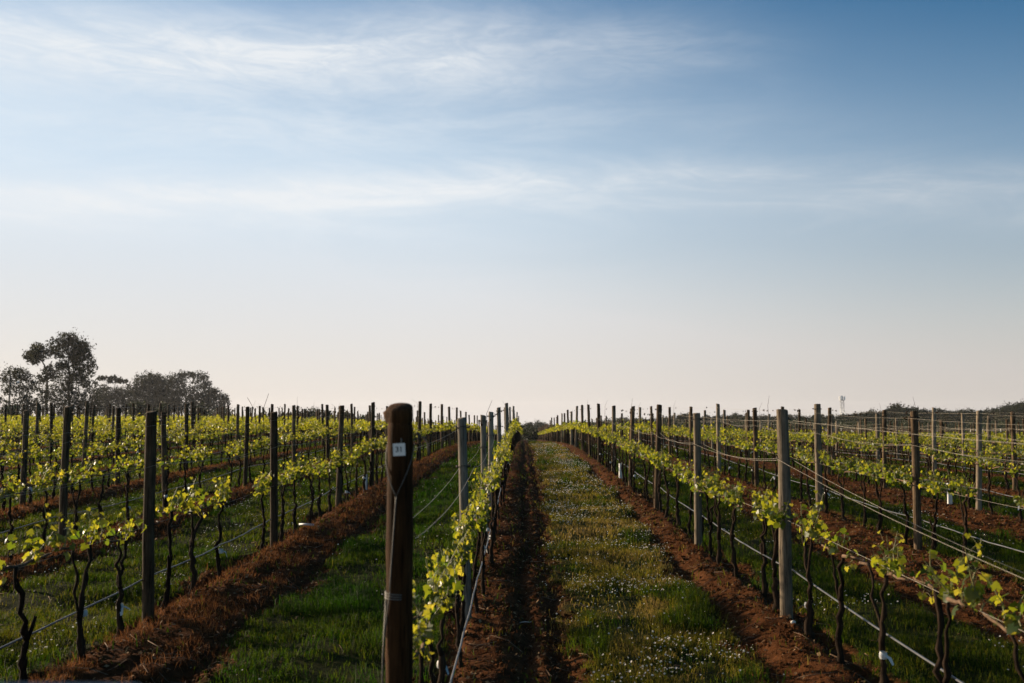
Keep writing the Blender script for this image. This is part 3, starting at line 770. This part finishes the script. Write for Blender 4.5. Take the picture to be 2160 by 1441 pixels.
# ------------------------------------------------------------------ wires and drip lines
TENDRIL = []; CANE = []
for q in range(6):
    mbt = MB(); L_ = random.uniform(.03, .09)
    mbt.tube([(0, -L_ * .5, random.uniform(-.01, .01)), (.012, 0, -.012), (-.01, L_ * .4, .012), (0, L_ * .6, -.03)], random.uniform(.004, .010), 5); TENDRIL.append(mbt.mesh('dry_tendril', M_BARK, True))
for q in range(4):
    mbt = MB(); mbt.tube([(0, 0, -.25), (.02, .03, .1), (random.gauss(.05, .06), .1, random.uniform(.2, .38))], [.004, .0035, .002], 4); CANE.append(mbt.mesh('dry_cane', M_BARK, True))
ends = {}
for p in near_posts: ends.setdefault(p[1], []).append((p[0], p[3], gz(p[3], p[0])))
def run(k, z, sx, sag, rad, y_start, y_end, mat, name, seg=5, jitter=0.0, hug=False):
    sup = sorted(ends[k]); ys = [a[0] for a in sup]
    P = []
    first = ys[0]
    pre = first - DY
    if k == 0: pre = P31Y
    if k == 1: pre = 2.0
    stops = [pre] + ys
    for a, b in zip(stops[:-1], stops[1:]):
        if a > y_end: break
        nn = 14 if a < 14 else 8 if a < 40 else 3
        for q in range(nn):
            f = q / nn; yv = a + (b - a) * f
            sg = sag * 4 * f * (1 - f)
            def px_at(yq):
                for (yy_, xx_, _) in sup:
                    if abs(yy_ - yq) < 1e-6: return xx_
                return P31X if k == 0 else rowx(k)
            xv = px_at(a) + (px_at(b) - px_at(a)) * f
            if hug: xv = rowx(k) + .0
            za = gz_s(xv, a) - (.36 if k == 1 and a == pre and 1.2 < z < 1.6 else 0); zb = gz_s(xv, b)
            P.append((xv + sx + random.gauss(0, jitter), yv, za + (zb - za) * f + z - sg + random.gauss(0, jitter)))
    mb = MB(); mb.tube(P, rad, seg); return mb.mesh(name, mat, True)
def gz_s(x, y): return gz(x, y)
for k in sorted(ends):
    if abs(k) > 7 or len(ends[k]) < 3: continue
    rw = row_words(k); near = abs(k) <= 3
    ye = 60 if near else 55
    o = link('drip_line', run(k, .40, -.05 if k < 0 else .06, .03, .0075, 0, ye, M_DRIP, 'drip_line', 6, .003, True))
    if k == 0: o.location.x = .02
    tag(o, 'dark drip line slung low along %s' % rw, 'drip line', 'drip irrigation lines')
    mbe = MB()
    ys = np.arange(sorted(ends[k])[0][0] - 4, min(ye, 30), .46)
    o = link('fruiting_wire', run(k, .865, 0, .012, .0014, 0, ye, M_WIRE, 'fruiting_wire', 5)); tag(o, 'low wire carrying the vines of %s' % rw, 'wire', 'trellis wires')
    for sx, wd_ in ((-.066, 'left'), (.066, 'right')):
        o = link('foliage_wire', run(k, 1.42, sx, .05 + random.uniform(0, .05), .0018 if k == 0 else .0013, 0, ye, M_WIRE, 'foliage_wire', 5, .001))
        tag(o, 'middle wire on %s side of posts, %s' % (wd_, rw), 'wire', 'trellis wires')
    o = link('top_wire', run(k, 1.78, .062 * (1 if k % 2 else -1), .025, .0011, 0, ye, M_WIRE, 'top_wire', 5, .001)); tag(o, 'thin wire near the post tops, %s' % rw, 'wire', 'trellis wires')
    for q in range(int(24 if near else 14)):
        yv = random.uniform(max(10, sorted(ends[k])[0][0]), ye - 4); xv = rowx(k) + .062 * (1 if k % 2 else -1); zv = gz(xv, yv) + 1.765
        link('dry_cane' if q % 8 == 0 else 'dry_tendril', random.choice(CANE if q % 8 == 0 else TENDRIL), o, (xv, yv, zv), (0, 0, random.choice((0, math.pi))))

# ------------------------------------------------------------------ small things on the ground
def guard_mesh():
    mb = MB(); s2 = .045
    for (ax, ay, bx, by) in ((-1, -1, 1, -1), (1, -1, 1, 1), (1, 1, -1, 1), (-1, 1, -1, -1)):
        mb.add([(ax * s2, ay * s2, -.03), (bx * s2, by * s2, -.03), (bx * s2, by * s2, .46), (ax * s2, ay * s2, .46),
                (ax * s2 * .92, ay * s2 * .92, -.03), (bx * s2 * .92, by * s2 * .92, -.03), (bx * s2 * .92, by * s2 * .92, .46), (ax * s2 * .92, ay * s2 * .92, .46)],
               [(0, 1, 2, 3), (5, 4, 7, 6), (3, 2, 6, 7)])
    return mb.mesh('sleeve', M_GUARD)
def stake_mesh():
    mb = MB(); mb.tube([(.05, 0, -.05), (.05, 0, .3), (.052, 0, .62)], .006, 5); return mb.mesh('stake', M_BROWNWOOD)
GUARD, STAKE = guard_mesh(), stake_mesh()
def guard(x, y, label, group='white vine guards'):
    g = link('vine_guard', None, None, (x, y, gz(x, y)), (0, 0, random.uniform(-.3, .3))); g.scale = (.85, .85, random.uniform(.75, .9))
    link('sleeve', GUARD, g); link('stake', STAKE, g); tag(g, label, 'vine guard', group)
guard(2.43, 25.2, 'square white vine guard in the first row right of the numbered post')
guard(5.37, 20.6, 'square white vine guard low in the second row right of the numbered post')
guard(8.31, 19.7, 'square white vine guard in the third row right of the numbered post')
guard(-3.45, 21.8, 'square white vine guard in the first row left of the numbered post')
mb = MB(); mb.tube([(0, -.13, 0), (0, 0, .006), (.005, .13, 0)], .018, 12); t_g = link('fallen_guard', mb.mesh('fallen_guard', M_GUARD, True), None, (-3.38, 15.6, gz(-3.38, 15.6) + .05), (0, R(6), R(70)))
tag(t_g, 'white tube lying on red soil under the first row left', 'tube')
def rock(name, x, y, s_, seed, label):
    q = np.random.default_rng(seed); V = ico * q.uniform(.75, 1.15, (12, 1)) * s_ * np.array([1.2, .9, .8])
    me = mesh_np(name, V, None, icof, M_STONE); o = link(name, me, None, (x, y, gz(x, y) + s_ * .35))
    md = o.modifiers.new('round', 'SUBSURF'); md.levels = 1; md.render_levels = 2
    tag(o, label, 'stone')
rock('stone', 2.39, 9.02, .026, 4, 'pale stone on the soil at the foot of the front pale post')
mb = MB(); mb.tube([(-.06, 0, .012), (-.01, .004, .02), (.03, -.004, .016), (.07, .01, .022)], [.004, .0045, .004, .002], 6)
tag(link('stick', mb.mesh('stick', M_STONE, True), None, (.02, 9.6, gz(.02, 9.6) + .012)), 'bleached stick lying on the soil strip beside the path', 'stick')

rl = tag(link('rail', None, None, (-.87, .9, float(macro(-.87, .9)))), 'blurred dull grey steel rail along the bottom left edge', 'rail')
zr = 1.686 - rl.location.z
mb = MB(); mb.tube([(-.60, 0, zr), (0, .0, zr + .001), (.525, 0, zr)], .021, 14); link('top_bar', mb.mesh('top_bar', M_METAL, True), rl)
for xl in (-.5, .42):
    mb = MB(); mb.tube([(xl, 0, -.2), (xl, 0, zr * .5), (xl, 0, zr - .018)], .017, 12); link('leg', mb.mesh('leg', M_METAL, True), rl)
# ------------------------------------------------------------------ trees
def px2(xp, yp, d):        # direction of the photograph's pixel at a distance: a real point in the place
    v = Vector(((xp - 1080) / 2100, -(yp - 720.5) / 2100, -1)); v.rotate(camo.rotation_euler)
    s_ = d / v.y; return np.array([v.x * s_, d, 1.95 + v.z * s_])
def leaves_in(clumps, rr, count, size, droop=.6):
    """drooping leaf sprays inside ellipsoidal clumps: (centre, (rx, ry, rz))"""
    vol = np.array([c[1][0] * c[1][2] for c in clumps]); pr = vol / vol.sum(); V = []; A = []
    for (c, rad), p_ in zip(clumps, pr):
        rad = np.asarray(rad) * (1.34, 1.34, 1.55); nsub = max(8, int(34 * (rad[0] * rad[2]) ** .5)); n_ = max(60, int(count * p_ * 1.95))
        sub = rr.normal(0, 1, (nsub, 3)); sub /= np.linalg.norm(sub, axis=1)[:, None]; sub *= rr.uniform(.10, 1.45, (nsub, 1)) ** .55
        sc = c + sub * rad
        si = rr.integers(0, nsub, n_)
        sr = min(rad) * .30
        off = rr.normal(0, 1, (n_, 3)); off /= np.linalg.norm(off, axis=1)[:, None]; off *= np.abs(rr.normal(0, 1.15, (n_, 1))) * sr * rr.uniform(.4, 1.6, nsub)[si][:, None]
        off[:, 2] *= .95
        P_ = sc[si] + off
        d = np.stack([rr.normal(0, .6, n_), rr.normal(0, .6, n_), rr.normal(-droop, .5, n_)], -1); d /= np.linalg.norm(d, axis=1)[:, None]
        s2 = rr.normal(0, 1, (n_, 3)); s2 -= d * (s2 * d).sum(1)[:, None]; s2 /= np.linalg.norm(s2, axis=1)[:, None]
        l_ = (size * .74 * rr.uniform(.5, 1.4, n_))[:, None]; w_ = l_ * .25
        V.append(np.stack([P_ - d * l_ * .5, P_ + s2 * w_, P_ + d * l_ * .5, P_ - s2 * w_], 1).reshape(-1, 3))
        A.append(np.repeat(np.clip(rr.normal(.4, .25, n_), 0, 1), 4))
    V = np.concatenate(V); return V, np.arange(len(V)).reshape(-1, 4), np.concatenate(A)
def tree(name, bx, by, stems, clumps, seed, label, count, size, mat=M_GUM, group=None, cat='tree', tr=.28, limbs=True):
    """stems: list of polylines (local points); clumps in local space"""
    rr = np.random.default_rng(seed); bz = float(macro(bx, by))
    root = tag(link(name, None, None, (bx, by, bz)), label, cat, group)
    mb = MB(); pts_all = []
    for i, st in enumerate(stems):
        st = np.array(st, float); t = np.linspace(0, len(st) - 1, 9); f = np.arange(len(st))
        P_ = np.stack([np.interp(t, f, st[:, q]) for q in range(3)], -1); P_[1:-1] += rr.normal(0, .10, (7, 3))
        rd = np.linspace(tr * (1 if i == 0 else .7), tr * .28, 9); mb.tube(P_, rd, 8); pts_all += [(p_, r_) for p_, r_ in zip(P_[2:], rd[2:])]
    if limbs:
        for c, rad in clumps:
            c = np.array(c); cand = [(np.linalg.norm(p_ - c) + (4 if p_[2] > c[2] else 0), i) for i, (p_, r_) in enumerate(pts_all)]
            p_, r_ = pts_all[min(cand)[1]]; mid = (p_ + c) / 2 + rr.normal(0, .25, 3) + [0, 0, -.1 * np.linalg.norm(c - p_)]
            mb.tube([p_, mid, c + [0, 0, rad[2] * .3]], [r_ * .6, r_ * .4, .03], 5)
            for q in range(4):
                e = c + rr.normal(0, .55, 3) * rad; mb.tube([mid, (mid + e) / 2 + rr.normal(0, .15, 3), e], [r_ * .3 + .015, .03, .015], 4)
    link('trunk', mb.mesh('trunk', M_GUMBARK, True), root)
    V, Q_, A_ = leaves_in([(np.array(c), np.array(rd)) for c, rd in clumps], rr, count, size)
    link('crown', mesh_np('crown', V, Q_, None, mat, False, {'tint': A_}), root)
    return root
def px_tree(name, d, bxp, stems_px, cl_px, seed, label, count, size, group=None, tr=.28, mat=M_GUM, depth=.8, cat='tree', limbs=True):
    rr = np.random.default_rng(seed + 9); b = px2(bxp, 880, d); bz = float(macro(b[0], d))
    k_ = d / 2100; org = np.array([b[0], d, bz])
    st = []
    for line in stems_px:
        L_ = []
        for i, (xx_, yy_) in enumerate(line):
            w_ = px2(xx_, yy_, d) - org
            if i == 0 and yy_ > 850: w_[2] = -.3
            if i: w_[1] = rr.normal(0, .9)
            L_.append(w_)
        st.append(L_)
    cl = []
    for (xx_, yy_, rx_, ry_) in cl_px:
        w_ = px2(xx_, yy_, d) - org; w_[1] = rr.normal(0, 1.6); cl.append((w_, (rx_ * k_, rx_ * k_ * depth, ry_ * k_)))
    return tree(name, org[0], d, st, cl, seed, label, count, size, mat, group, cat, tr, limbs)
D1 = 215
px_tree('gum_tree', D1, 150, [[(152, 880), (150, 830), (149, 790), (148, 750), (143, 715)], [(150, 830), (156, 790), (166, 760), (175, 740)], [(150, 800), (140, 775), (128, 745)]],
        [(143, 716, 13, 9), (125, 728, 14, 8), (160, 722, 14, 12), (152, 740, 20, 12), (172, 735, 14, 12), (185, 742, 9, 12), (178, 758, 14, 12), (190, 772, 9, 14), (184, 792, 11, 9), (158, 765, 8, 9),
         (130, 770, 10, 7), (140, 778, 8, 6), (168, 785, 10, 8), (150, 800, 12, 8), (172, 805, 10, 7)], 1, 'tallest dark gum tree at the left with a high open rounded crown', 7000, .55, 'gum trees at the left skyline', .34)
px_tree('gum_tree', D1 + 6, 98, [[(101, 880), (98, 840), (94, 800), (89, 770), (84, 752)], [(94, 800), (104, 780), (112, 762)]],
        [(82, 738, 16, 9), (70, 748, 13, 8), (56, 752, 9, 6), (92, 745, 12, 10), (106, 742, 10, 8), (76, 760, 10, 6), (102, 780, 10, 6), (112, 790, 12, 7), (92, 800, 9, 6)],
        2, 'dark gum tree with a leaning trunk just left of the tallest tree', 3800, .55, 'gum trees at the left skyline', .36)
px_tree('gum_tree', D1 - 6, 60, [[(64, 880), (58, 845), (52, 822), (42, 805), (36, 795)]],
        [(20, 785, 12, 9), (34, 790, 14, 10), (52, 790, 13, 8), (64, 795, 9, 8), (12, 800, 9, 9), (10, 822, 9, 9), (30, 815, 16, 9), (62, 818, 13, 9), (8, 842, 8, 9), (44, 838, 15, 8), (75, 806, 8, 7), (10, 864, 16, 10), (40, 862, 18, 10), (66, 858, 14, 12), (-10, 850, 14, 16)],
        3, 'dark low gum tree at the left edge beside the street lamp', 4300, .5, 'gum trees at the left skyline', .28)
px_tree('gum_tree', D1 - 3, 180, [[(178, 880), (180, 855), (184, 840)]],
        [(110, 815, 16, 9), (92, 825, 14, 9), (128, 828, 18, 11), (155, 825, 18, 11), (178, 828, 14, 10), (192, 842, 10, 8), (150, 848, 22, 9), (112, 846, 18, 9), (178, 852, 16, 8), (84, 848, 12, 7), (90, 866, 16, 10), (120, 866, 20, 10), (150, 866, 20, 10), (182, 868, 18, 10), (200, 860, 10, 10), (70, 850, 12, 8), (134, 812, 12, 7), (186, 812, 10, 8), (116, 800, 9, 6), (100, 838, 14, 8)],
        4, 'dark bushy low tree spreading beneath the tallest gum tree', 5200, .5, 'gum trees at the left skyline', .22)
D2 = 400
PG = 'hazy gum trees behind the left rows'
px_tree('gum_tree', D2, 225, [[(226, 880), (226, 850), (224, 820), (222, 806)], [(226, 850), (240, 820), (243, 806)], [(226, 850), (258, 825), (262, 810)]],
        [(214, 799, 7, 2.6), (222, 797, 6, 2.2), (228, 800, 4, 3), (241, 799, 9, 4), (250, 803, 6, 2.6), (262, 805, 7, 3), (204, 808, 4, 2.2), (270, 803, 3, 1.6), (236, 806, 4, 2)],
        11, 'hazy thin gum with three flat umbrella tufts on bare stems', 1500, .85, PG, .28)
px_tree('gum_tree', D2 - 12, 222, [[(222, 880), (222, 850), (221, 835)]],
        [(222, 822, 14, 8), (206, 832, 14, 9), (240, 832, 15, 9), (258, 830, 12, 8), (214, 850, 20, 12), (244, 852, 20, 12), (268, 845, 14, 14), (200, 855, 10, 10), (215, 868, 24, 9), (250, 868, 24, 9)],
        12, 'hazy low rounded tree beneath the flat umbrella tufts', 5200, .9, PG, .3)
px_tree('gum_tree', D2, 312, [[(312, 880), (312, 850), (313, 825), (316, 806)]],
        [(318, 798, 20, 8), (300, 806, 16, 8), (335, 804, 12, 8), (290, 818, 16, 10), (318, 818, 22, 12), (340, 820, 12, 10), (280, 838, 18, 14), (308, 842, 24, 16), (336, 844, 18, 14), (276, 860, 16, 10), (318, 864, 30, 10)],
        13, 'hazy grey gum tree with a broad dome shaped crown', 9500, .9, PG, .4)
px_tree('gum_tree', D2 + 8, 396, [[(392, 880), (392, 855), (390, 830), (387, 810), (386, 795)], [(392, 850), (408, 825), (418, 805)]],
        [(386, 789, 12, 5), (372, 796, 14, 6), (402, 792, 10, 4), (418, 793, 12, 6), (430, 800, 7, 5), (358, 806, 14, 7), (376, 808, 14, 6), (408, 805, 8, 2.6), (428, 812, 9, 5), (440, 810, 6, 4), (436, 818, 8, 4), (412, 820, 9, 4),
         (364, 824, 18, 9), (386, 828, 18, 10), (356, 845, 22, 14), (388, 850, 26, 14), (420, 836, 14, 8), (424, 855, 18, 12), (364, 864, 30, 9)],
        14, 'hazy grey gum tree with a wide crown broken by bright gaps', 9500, .9, PG, .4)
px_tree('gum_tree', D2 + 4, 446, [[(448, 880), (448, 855), (449, 838)]],
        [(446, 826, 12, 5), (458, 826, 7, 4), (436, 838, 12, 8), (456, 840, 10, 8), (470, 838, 8, 5), (478, 842, 6, 5), (472, 850, 8, 4), (446, 856, 16, 10), (464, 860, 12, 8)],
        15, 'hazy small gum tree at the right end of the grey grove', 3400, .85, PG, .28)
# low dark bushes behind the left rows
BUSH = []
def bush(d, xp, ytop, rx_, label, seed, cat='bush', name='dark_bush', group=None):
    b = px2(xp, ytop, d); bz = float(macro(b[0], d)); h_ = max(1.0, b[2] - bz); k_ = d / 2100; rr = np.random.default_rng(seed)
    cl = [((rr.uniform(-1, 1) * rx_ * k_, rr.normal(0, .6), h_ * rr.uniform(.3, .8)), (rx_ * k_ * rr.uniform(.3, .55), rx_ * k_ * .4, h_ * rr.uniform(.2, .32))) for _ in range(8)] + [((0, 0, h_ * .72), (rx_ * k_ * .4, rx_ * k_ * .4, h_ * .3))]
    return tree(name, b[0], d, [[(0, 0, -.2), (0, .1, h_ * .3), (.1, 0, h_ * .6)]], cl, seed, label, 1600, .34 + d / 1500, M_SHRUB, group, cat, .10, True)
for i, (xp, yt, rx_) in enumerate([(300, 858, 22), (340, 862, 20), (420, 862, 24), (560, 872, 22), (598, 874, 18), (650, 869, 26), (690, 871, 24), (735, 875, 18), (772, 880, 16), (470, 868, 20), (24, 858, 22)]):
    bush(175 + 4 * (i % 3), xp, yt, rx_, 'low dark bush behind the left rows, %s from the left edge' % ORD[[1, 2, 3, 5, 6, 7, 8, 9, 10, 4, 0][i]], 600 + i, group='low dark bushes behind the left rows')
bush(165, 1120, 906, 20, 'low dark green bush at the far end of the grassy path', 640)
bush(172, 1100, 903, 12, 'pale green bush tucked behind the far end of the numbered row', 641)

# the wooded skyline right of the path: a few tree shapes, each copy a tree of its own
def sky_proto(seed, h_, w_):
    rr = np.random.default_rng(seed); cl = []
    for q in range(9):
        f = rr.uniform(.25, .95); a_ = rr.uniform(0, 6.28); rad = w_ * (.75 if f < .7 else .4) * rr.uniform(.3, 1)
        cl.append(((rad * math.cos(a_), rad * math.sin(a_), h_ * f), (w_ * rr.uniform(.28, .5), w_ * rr.uniform(.28, .5), h_ * rr.uniform(.10, .18))))
    cl.append(((0, 0, h_ * .93), (w_ * .32, w_ * .32, h_ * .1))); cl.append(((0, 0, h_ * .35), (w_ * .9, w_ * .8, h_ * .28)))
    root = tree('skyline_tree', 0, 0, [[(0, 0, -.4), (.1, 0, h_ * .5), (0, .1, h_ * .85)]], cl, seed, 'x', 2600, .75, M_GUM, None, 'tree', .22)
    return root
PROTO = [sky_proto(700 + i, 7.5 + .6 * (i % 4), 2.6 + .5 * (i % 3)) for i in range(7)]
used = [False] * 7
def skyline(xp, ytop, d, lab, grp):
    i = random.randrange(7); p = PROTO[i]
    b = px2(xp, ytop, d); bz = float(macro(b[0], d)); h_ = max(b[2] - bz, 2.5)
    if not used[i]: o = p; used[i] = True
    else:
        o = p.copy(); COL.objects.link(o)
        for ch in p.children:
            c_ = ch.copy(); COL.objects.link(c_); c_.parent = o
    base_h = 7.5 + .6 * (i % 4); f = h_ / base_h
    wf = max(f, .75) * random.uniform(.95, 1.35)
    o.location = (b[0], d, bz); o.scale = (wf, wf, f); o.rotation_euler = (0, 0, random.uniform(0, 6.28))
    tag(o, lab, 'tree', grp)
for i, (xp, yt) in enumerate([(1096, 900), (1104, 898), (1112, 894), (1121, 893), (1131, 892), (1140, 893), (1150, 896), (1160, 896), (1172, 897), (1184, 898)]):
    skyline(xp + random.uniform(-2, 2), yt + random.uniform(-1, 1.5), 470 + random.uniform(-15, 15), 'far hazy tree of the wood at the end of the grassy path', 'hazy wood at the end of the path')
def ridge(xp): return np.interp(xp, [1190, 1250, 1290, 1340, 1400, 1440, 1480, 1540, 1620, 1660, 1700, 1760, 1790, 1830, 1868, 1880, 1920, 1960, 2010, 2060, 2100, 2120, 2170],
                                [894, 891, 886, 882, 880, 873, 878, 874, 876, 874, 876, 876, 872, 868, 866, 857, 862, 864, 867, 866, 862, 854, 853])
for row, (d, dn, step) in enumerate([(430, 3, 11), (385, 8, 13), (345, 14, 17)]):
    xp = 1196.0
    while xp < 2185:
        yt = float(ridge(xp)) + dn + random.uniform(-2.5, 2.5)
        skyline(xp, yt, d + random.uniform(-14, 14), ['far hazy tree along the top of the wooded skyline right of the path', 'hazy tree in the middle of the wooded rise right of the path', 'dark tree low on the wooded rise right of the path'][row], ['wooded skyline right of the path', 'middle trees of the wooded rise', 'lower trees of the wooded rise'][row])
        xp += step * random.uniform(.75, 1.3)
for p, u_ in zip(PROTO, used):
    if not u_:
        for ch in list(p.children): bpy.data.objects.remove(ch)
        bpy.data.objects.remove(p)
# scrub in front of the wood, one mass
rr = np.random.default_rng(88); cl = []
for q in range(240):
    d = rr.uniform(225, 310); xp = rr.uniform(1230, 2200); b = px2(xp, 900, d); bz = float(macro(b[0], d)); hs = rr.uniform(.7, 2.0)
    cl.append((np.array([b[0], d, bz + hs * .4]), np.array([rr.uniform(1.5, 4), rr.uniform(1, 2.5), hs * .6])))
V, Q_, A_ = leaves_in(cl, rr, 30000, .55, .1)
tag(link('scrub', mesh_np('scrub', V, Q_, None, M_SHRUB, False, {'tint': A_})), 'dark low scrub covering the slope below the wood on the right', 'scrub', None, 'stuff')

# young vines in white sleeves beyond the right rows
for q in range(90):
    d = random.choice((112, 122, 132, 142, 154, 168)) + random.uniform(-1, 1); xp = random.uniform(1640, 2158); b = px2(xp, 900, d)
    guard(b[0], d, 'tiny white vine guard standing in the far young field on the right', 'far white vine guards on the right')

# ------------------------------------------------------------------ poles and the mast
b = px2(19, 860, 185); gzv = float(macro(b[0], 185)); hz = px2(19, 786, 185)[2] - gzv
lamp = tag(link('street_lamp', None, None, (b[0], 185, gzv)), 'tall grey street lamp in front of the trees at the left edge', 'street lamp')
mb = MB(); mb.tube([(0, 0, -.3), (0, 0, hz * .5), (0, 0, hz)], [.16, .13, .10], 10); link('pole', mb.mesh('pole', M_GUMBARK, True), lamp)
mb = MB(); mb.tube([(0, 0, hz * .79), (.5, 0, hz * .81), (1.1, 0, hz * .82)], .045, 6); link('arm', mb.mesh('arm', M_METAL, True), lamp)
mb = MB(); mb.tube([(1.0, 0, hz * .82), (1.25, 0, hz * .828), (1.6, 0, hz * .83), (1.75, 0, hz * .828)], [.06, .12, .11, .05], 8); link('lamp_head', mb.mesh('lamp_head', M_PANEL, True), lamp)
b = px2(156, 860, 180); gzv = float(macro(b[0], 180)); hz = px2(156, 824, 180)[2] - gzv
pole = tag(link('utility_pole', None, None, (b[0], 180, gzv)), 'short grey utility pole in front of the tallest gum tree', 'pole')
mb = MB(); mb.tube([(0, 0, -.3), (.02, 0, hz * .5), (0, 0, hz)], [.15, .13, .11], 10); link('shaft', mb.mesh('shaft', M_GUMBARK, True), pole)
mb = MB(); mb.box((0, 0, hz - .25), (.9, .09, .1)); link('crossarm', mb.mesh('crossarm', M_GUMBARK), pole)
D3 = 560
b = px2(1777, 870, D3); gzv = float(macro(b[0], D3)); top = px2(1777, 834, D3)[2] - gzv
mast = tag(link('radio_mast', None, None, (b[0], D3, gzv)), 'pale lattice radio mast with a ring of antenna panels on the skyline', 'mast')
mb = MB(); hw = .75; hz = top - 2.9
for sx in (-1, 1):
    for sy in (-1, 1): mb.tube([(sx * hw * 1.25, sy * hw * 1.25, -.3), (sx * hw, sy * hw, hz)], .12, 6)
nz = 12
for i in range(nz):
    za, zb = hz * i / nz, hz * (i + 1) / nz
    for (ax, ay, bx_, by_) in ((-1, -1, 1, -1), (1, -1, 1, 1), (1, 1, -1, 1), (-1, 1, -1, -1)):
        sa_, sb_ = (hw, hw) if i % 2 else (hw, hw)
        q1_, q2_ = ((ax * hw, ay * hw, za), (bx_ * hw, by_ * hw, zb)) if i % 2 else ((bx_ * hw, by_ * hw, za), (ax * hw, ay * hw, zb))
        mb.tube([q1_, q2_], .06, 5); mb.tube([(ax * hw, ay * hw, zb), (bx_ * hw, by_ * hw, zb)], .05, 5)
link('lattice', mb.mesh('lattice', M_METAL, True), mast)
mb = MB()
ring = [(1.35 * math.cos(a_), 1.35 * math.sin(a_), hz + .25) for a_ in np.linspace(0, 2 * math.pi, 17)]
mb.tube(ring, .14, 6); mb.tube([(p_[0], p_[1], p_[2] + 1.2) for p_ in ring], .05, 6)
for a_ in (0, 1.05, 2.1): mb.tube([(1.35 * math.cos(a_), 1.35 * math.sin(a_), hz + .25), (-1.35 * math.cos(a_), -1.35 * math.sin(a_), hz + .25)], .09, 6)
mb.tube([(0, 0, hz), (0, 0, hz + 1.8), (0, 0, hz + 2.9)], [.15, .12, .06], 6)
link('headframe', mb.mesh('headframe', M_METAL, True), mast)
for a_ in np.linspace(0, 2 * math.pi, 7)[:-1]:
    mb = MB(); mb.box((0, 0, 0), (.22, .42, 2.3)); mb.box((-.16, 0, .5), (.14, .1, .12)); mb.box((-.16, 0, -.5), (.14, .1, .12))
    link('antenna_panel', mb.mesh('antenna_panel', M_PANEL), mast, (1.5 * math.cos(a_), 1.5 * math.sin(a_), hz + 1.45), (0, 0, a_))

# ------------------------------------------------------------------ haze
hm, ht, ho = mat_base('haze_air'); hb = NB(ht)
pv = hb.n('ShaderNodeVolumePrincipled'); pv.inputs['Color'].default_value = (.93, .95, 1.0, 1); pv.inputs['Density'].default_value = .00008; pv.inputs['Anisotropy'].default_value = .2
hb.l(pv.outputs[0], ho.inputs['Volume'])
mb = MB(); mb.box((0, 950, -27), (4400, 2500, 102)); hz_o = link('haze', mb.mesh('haze', hm)); tag(hz_o, 'thin pale air haze over the vineyard', 'haze', None, 'stuff')
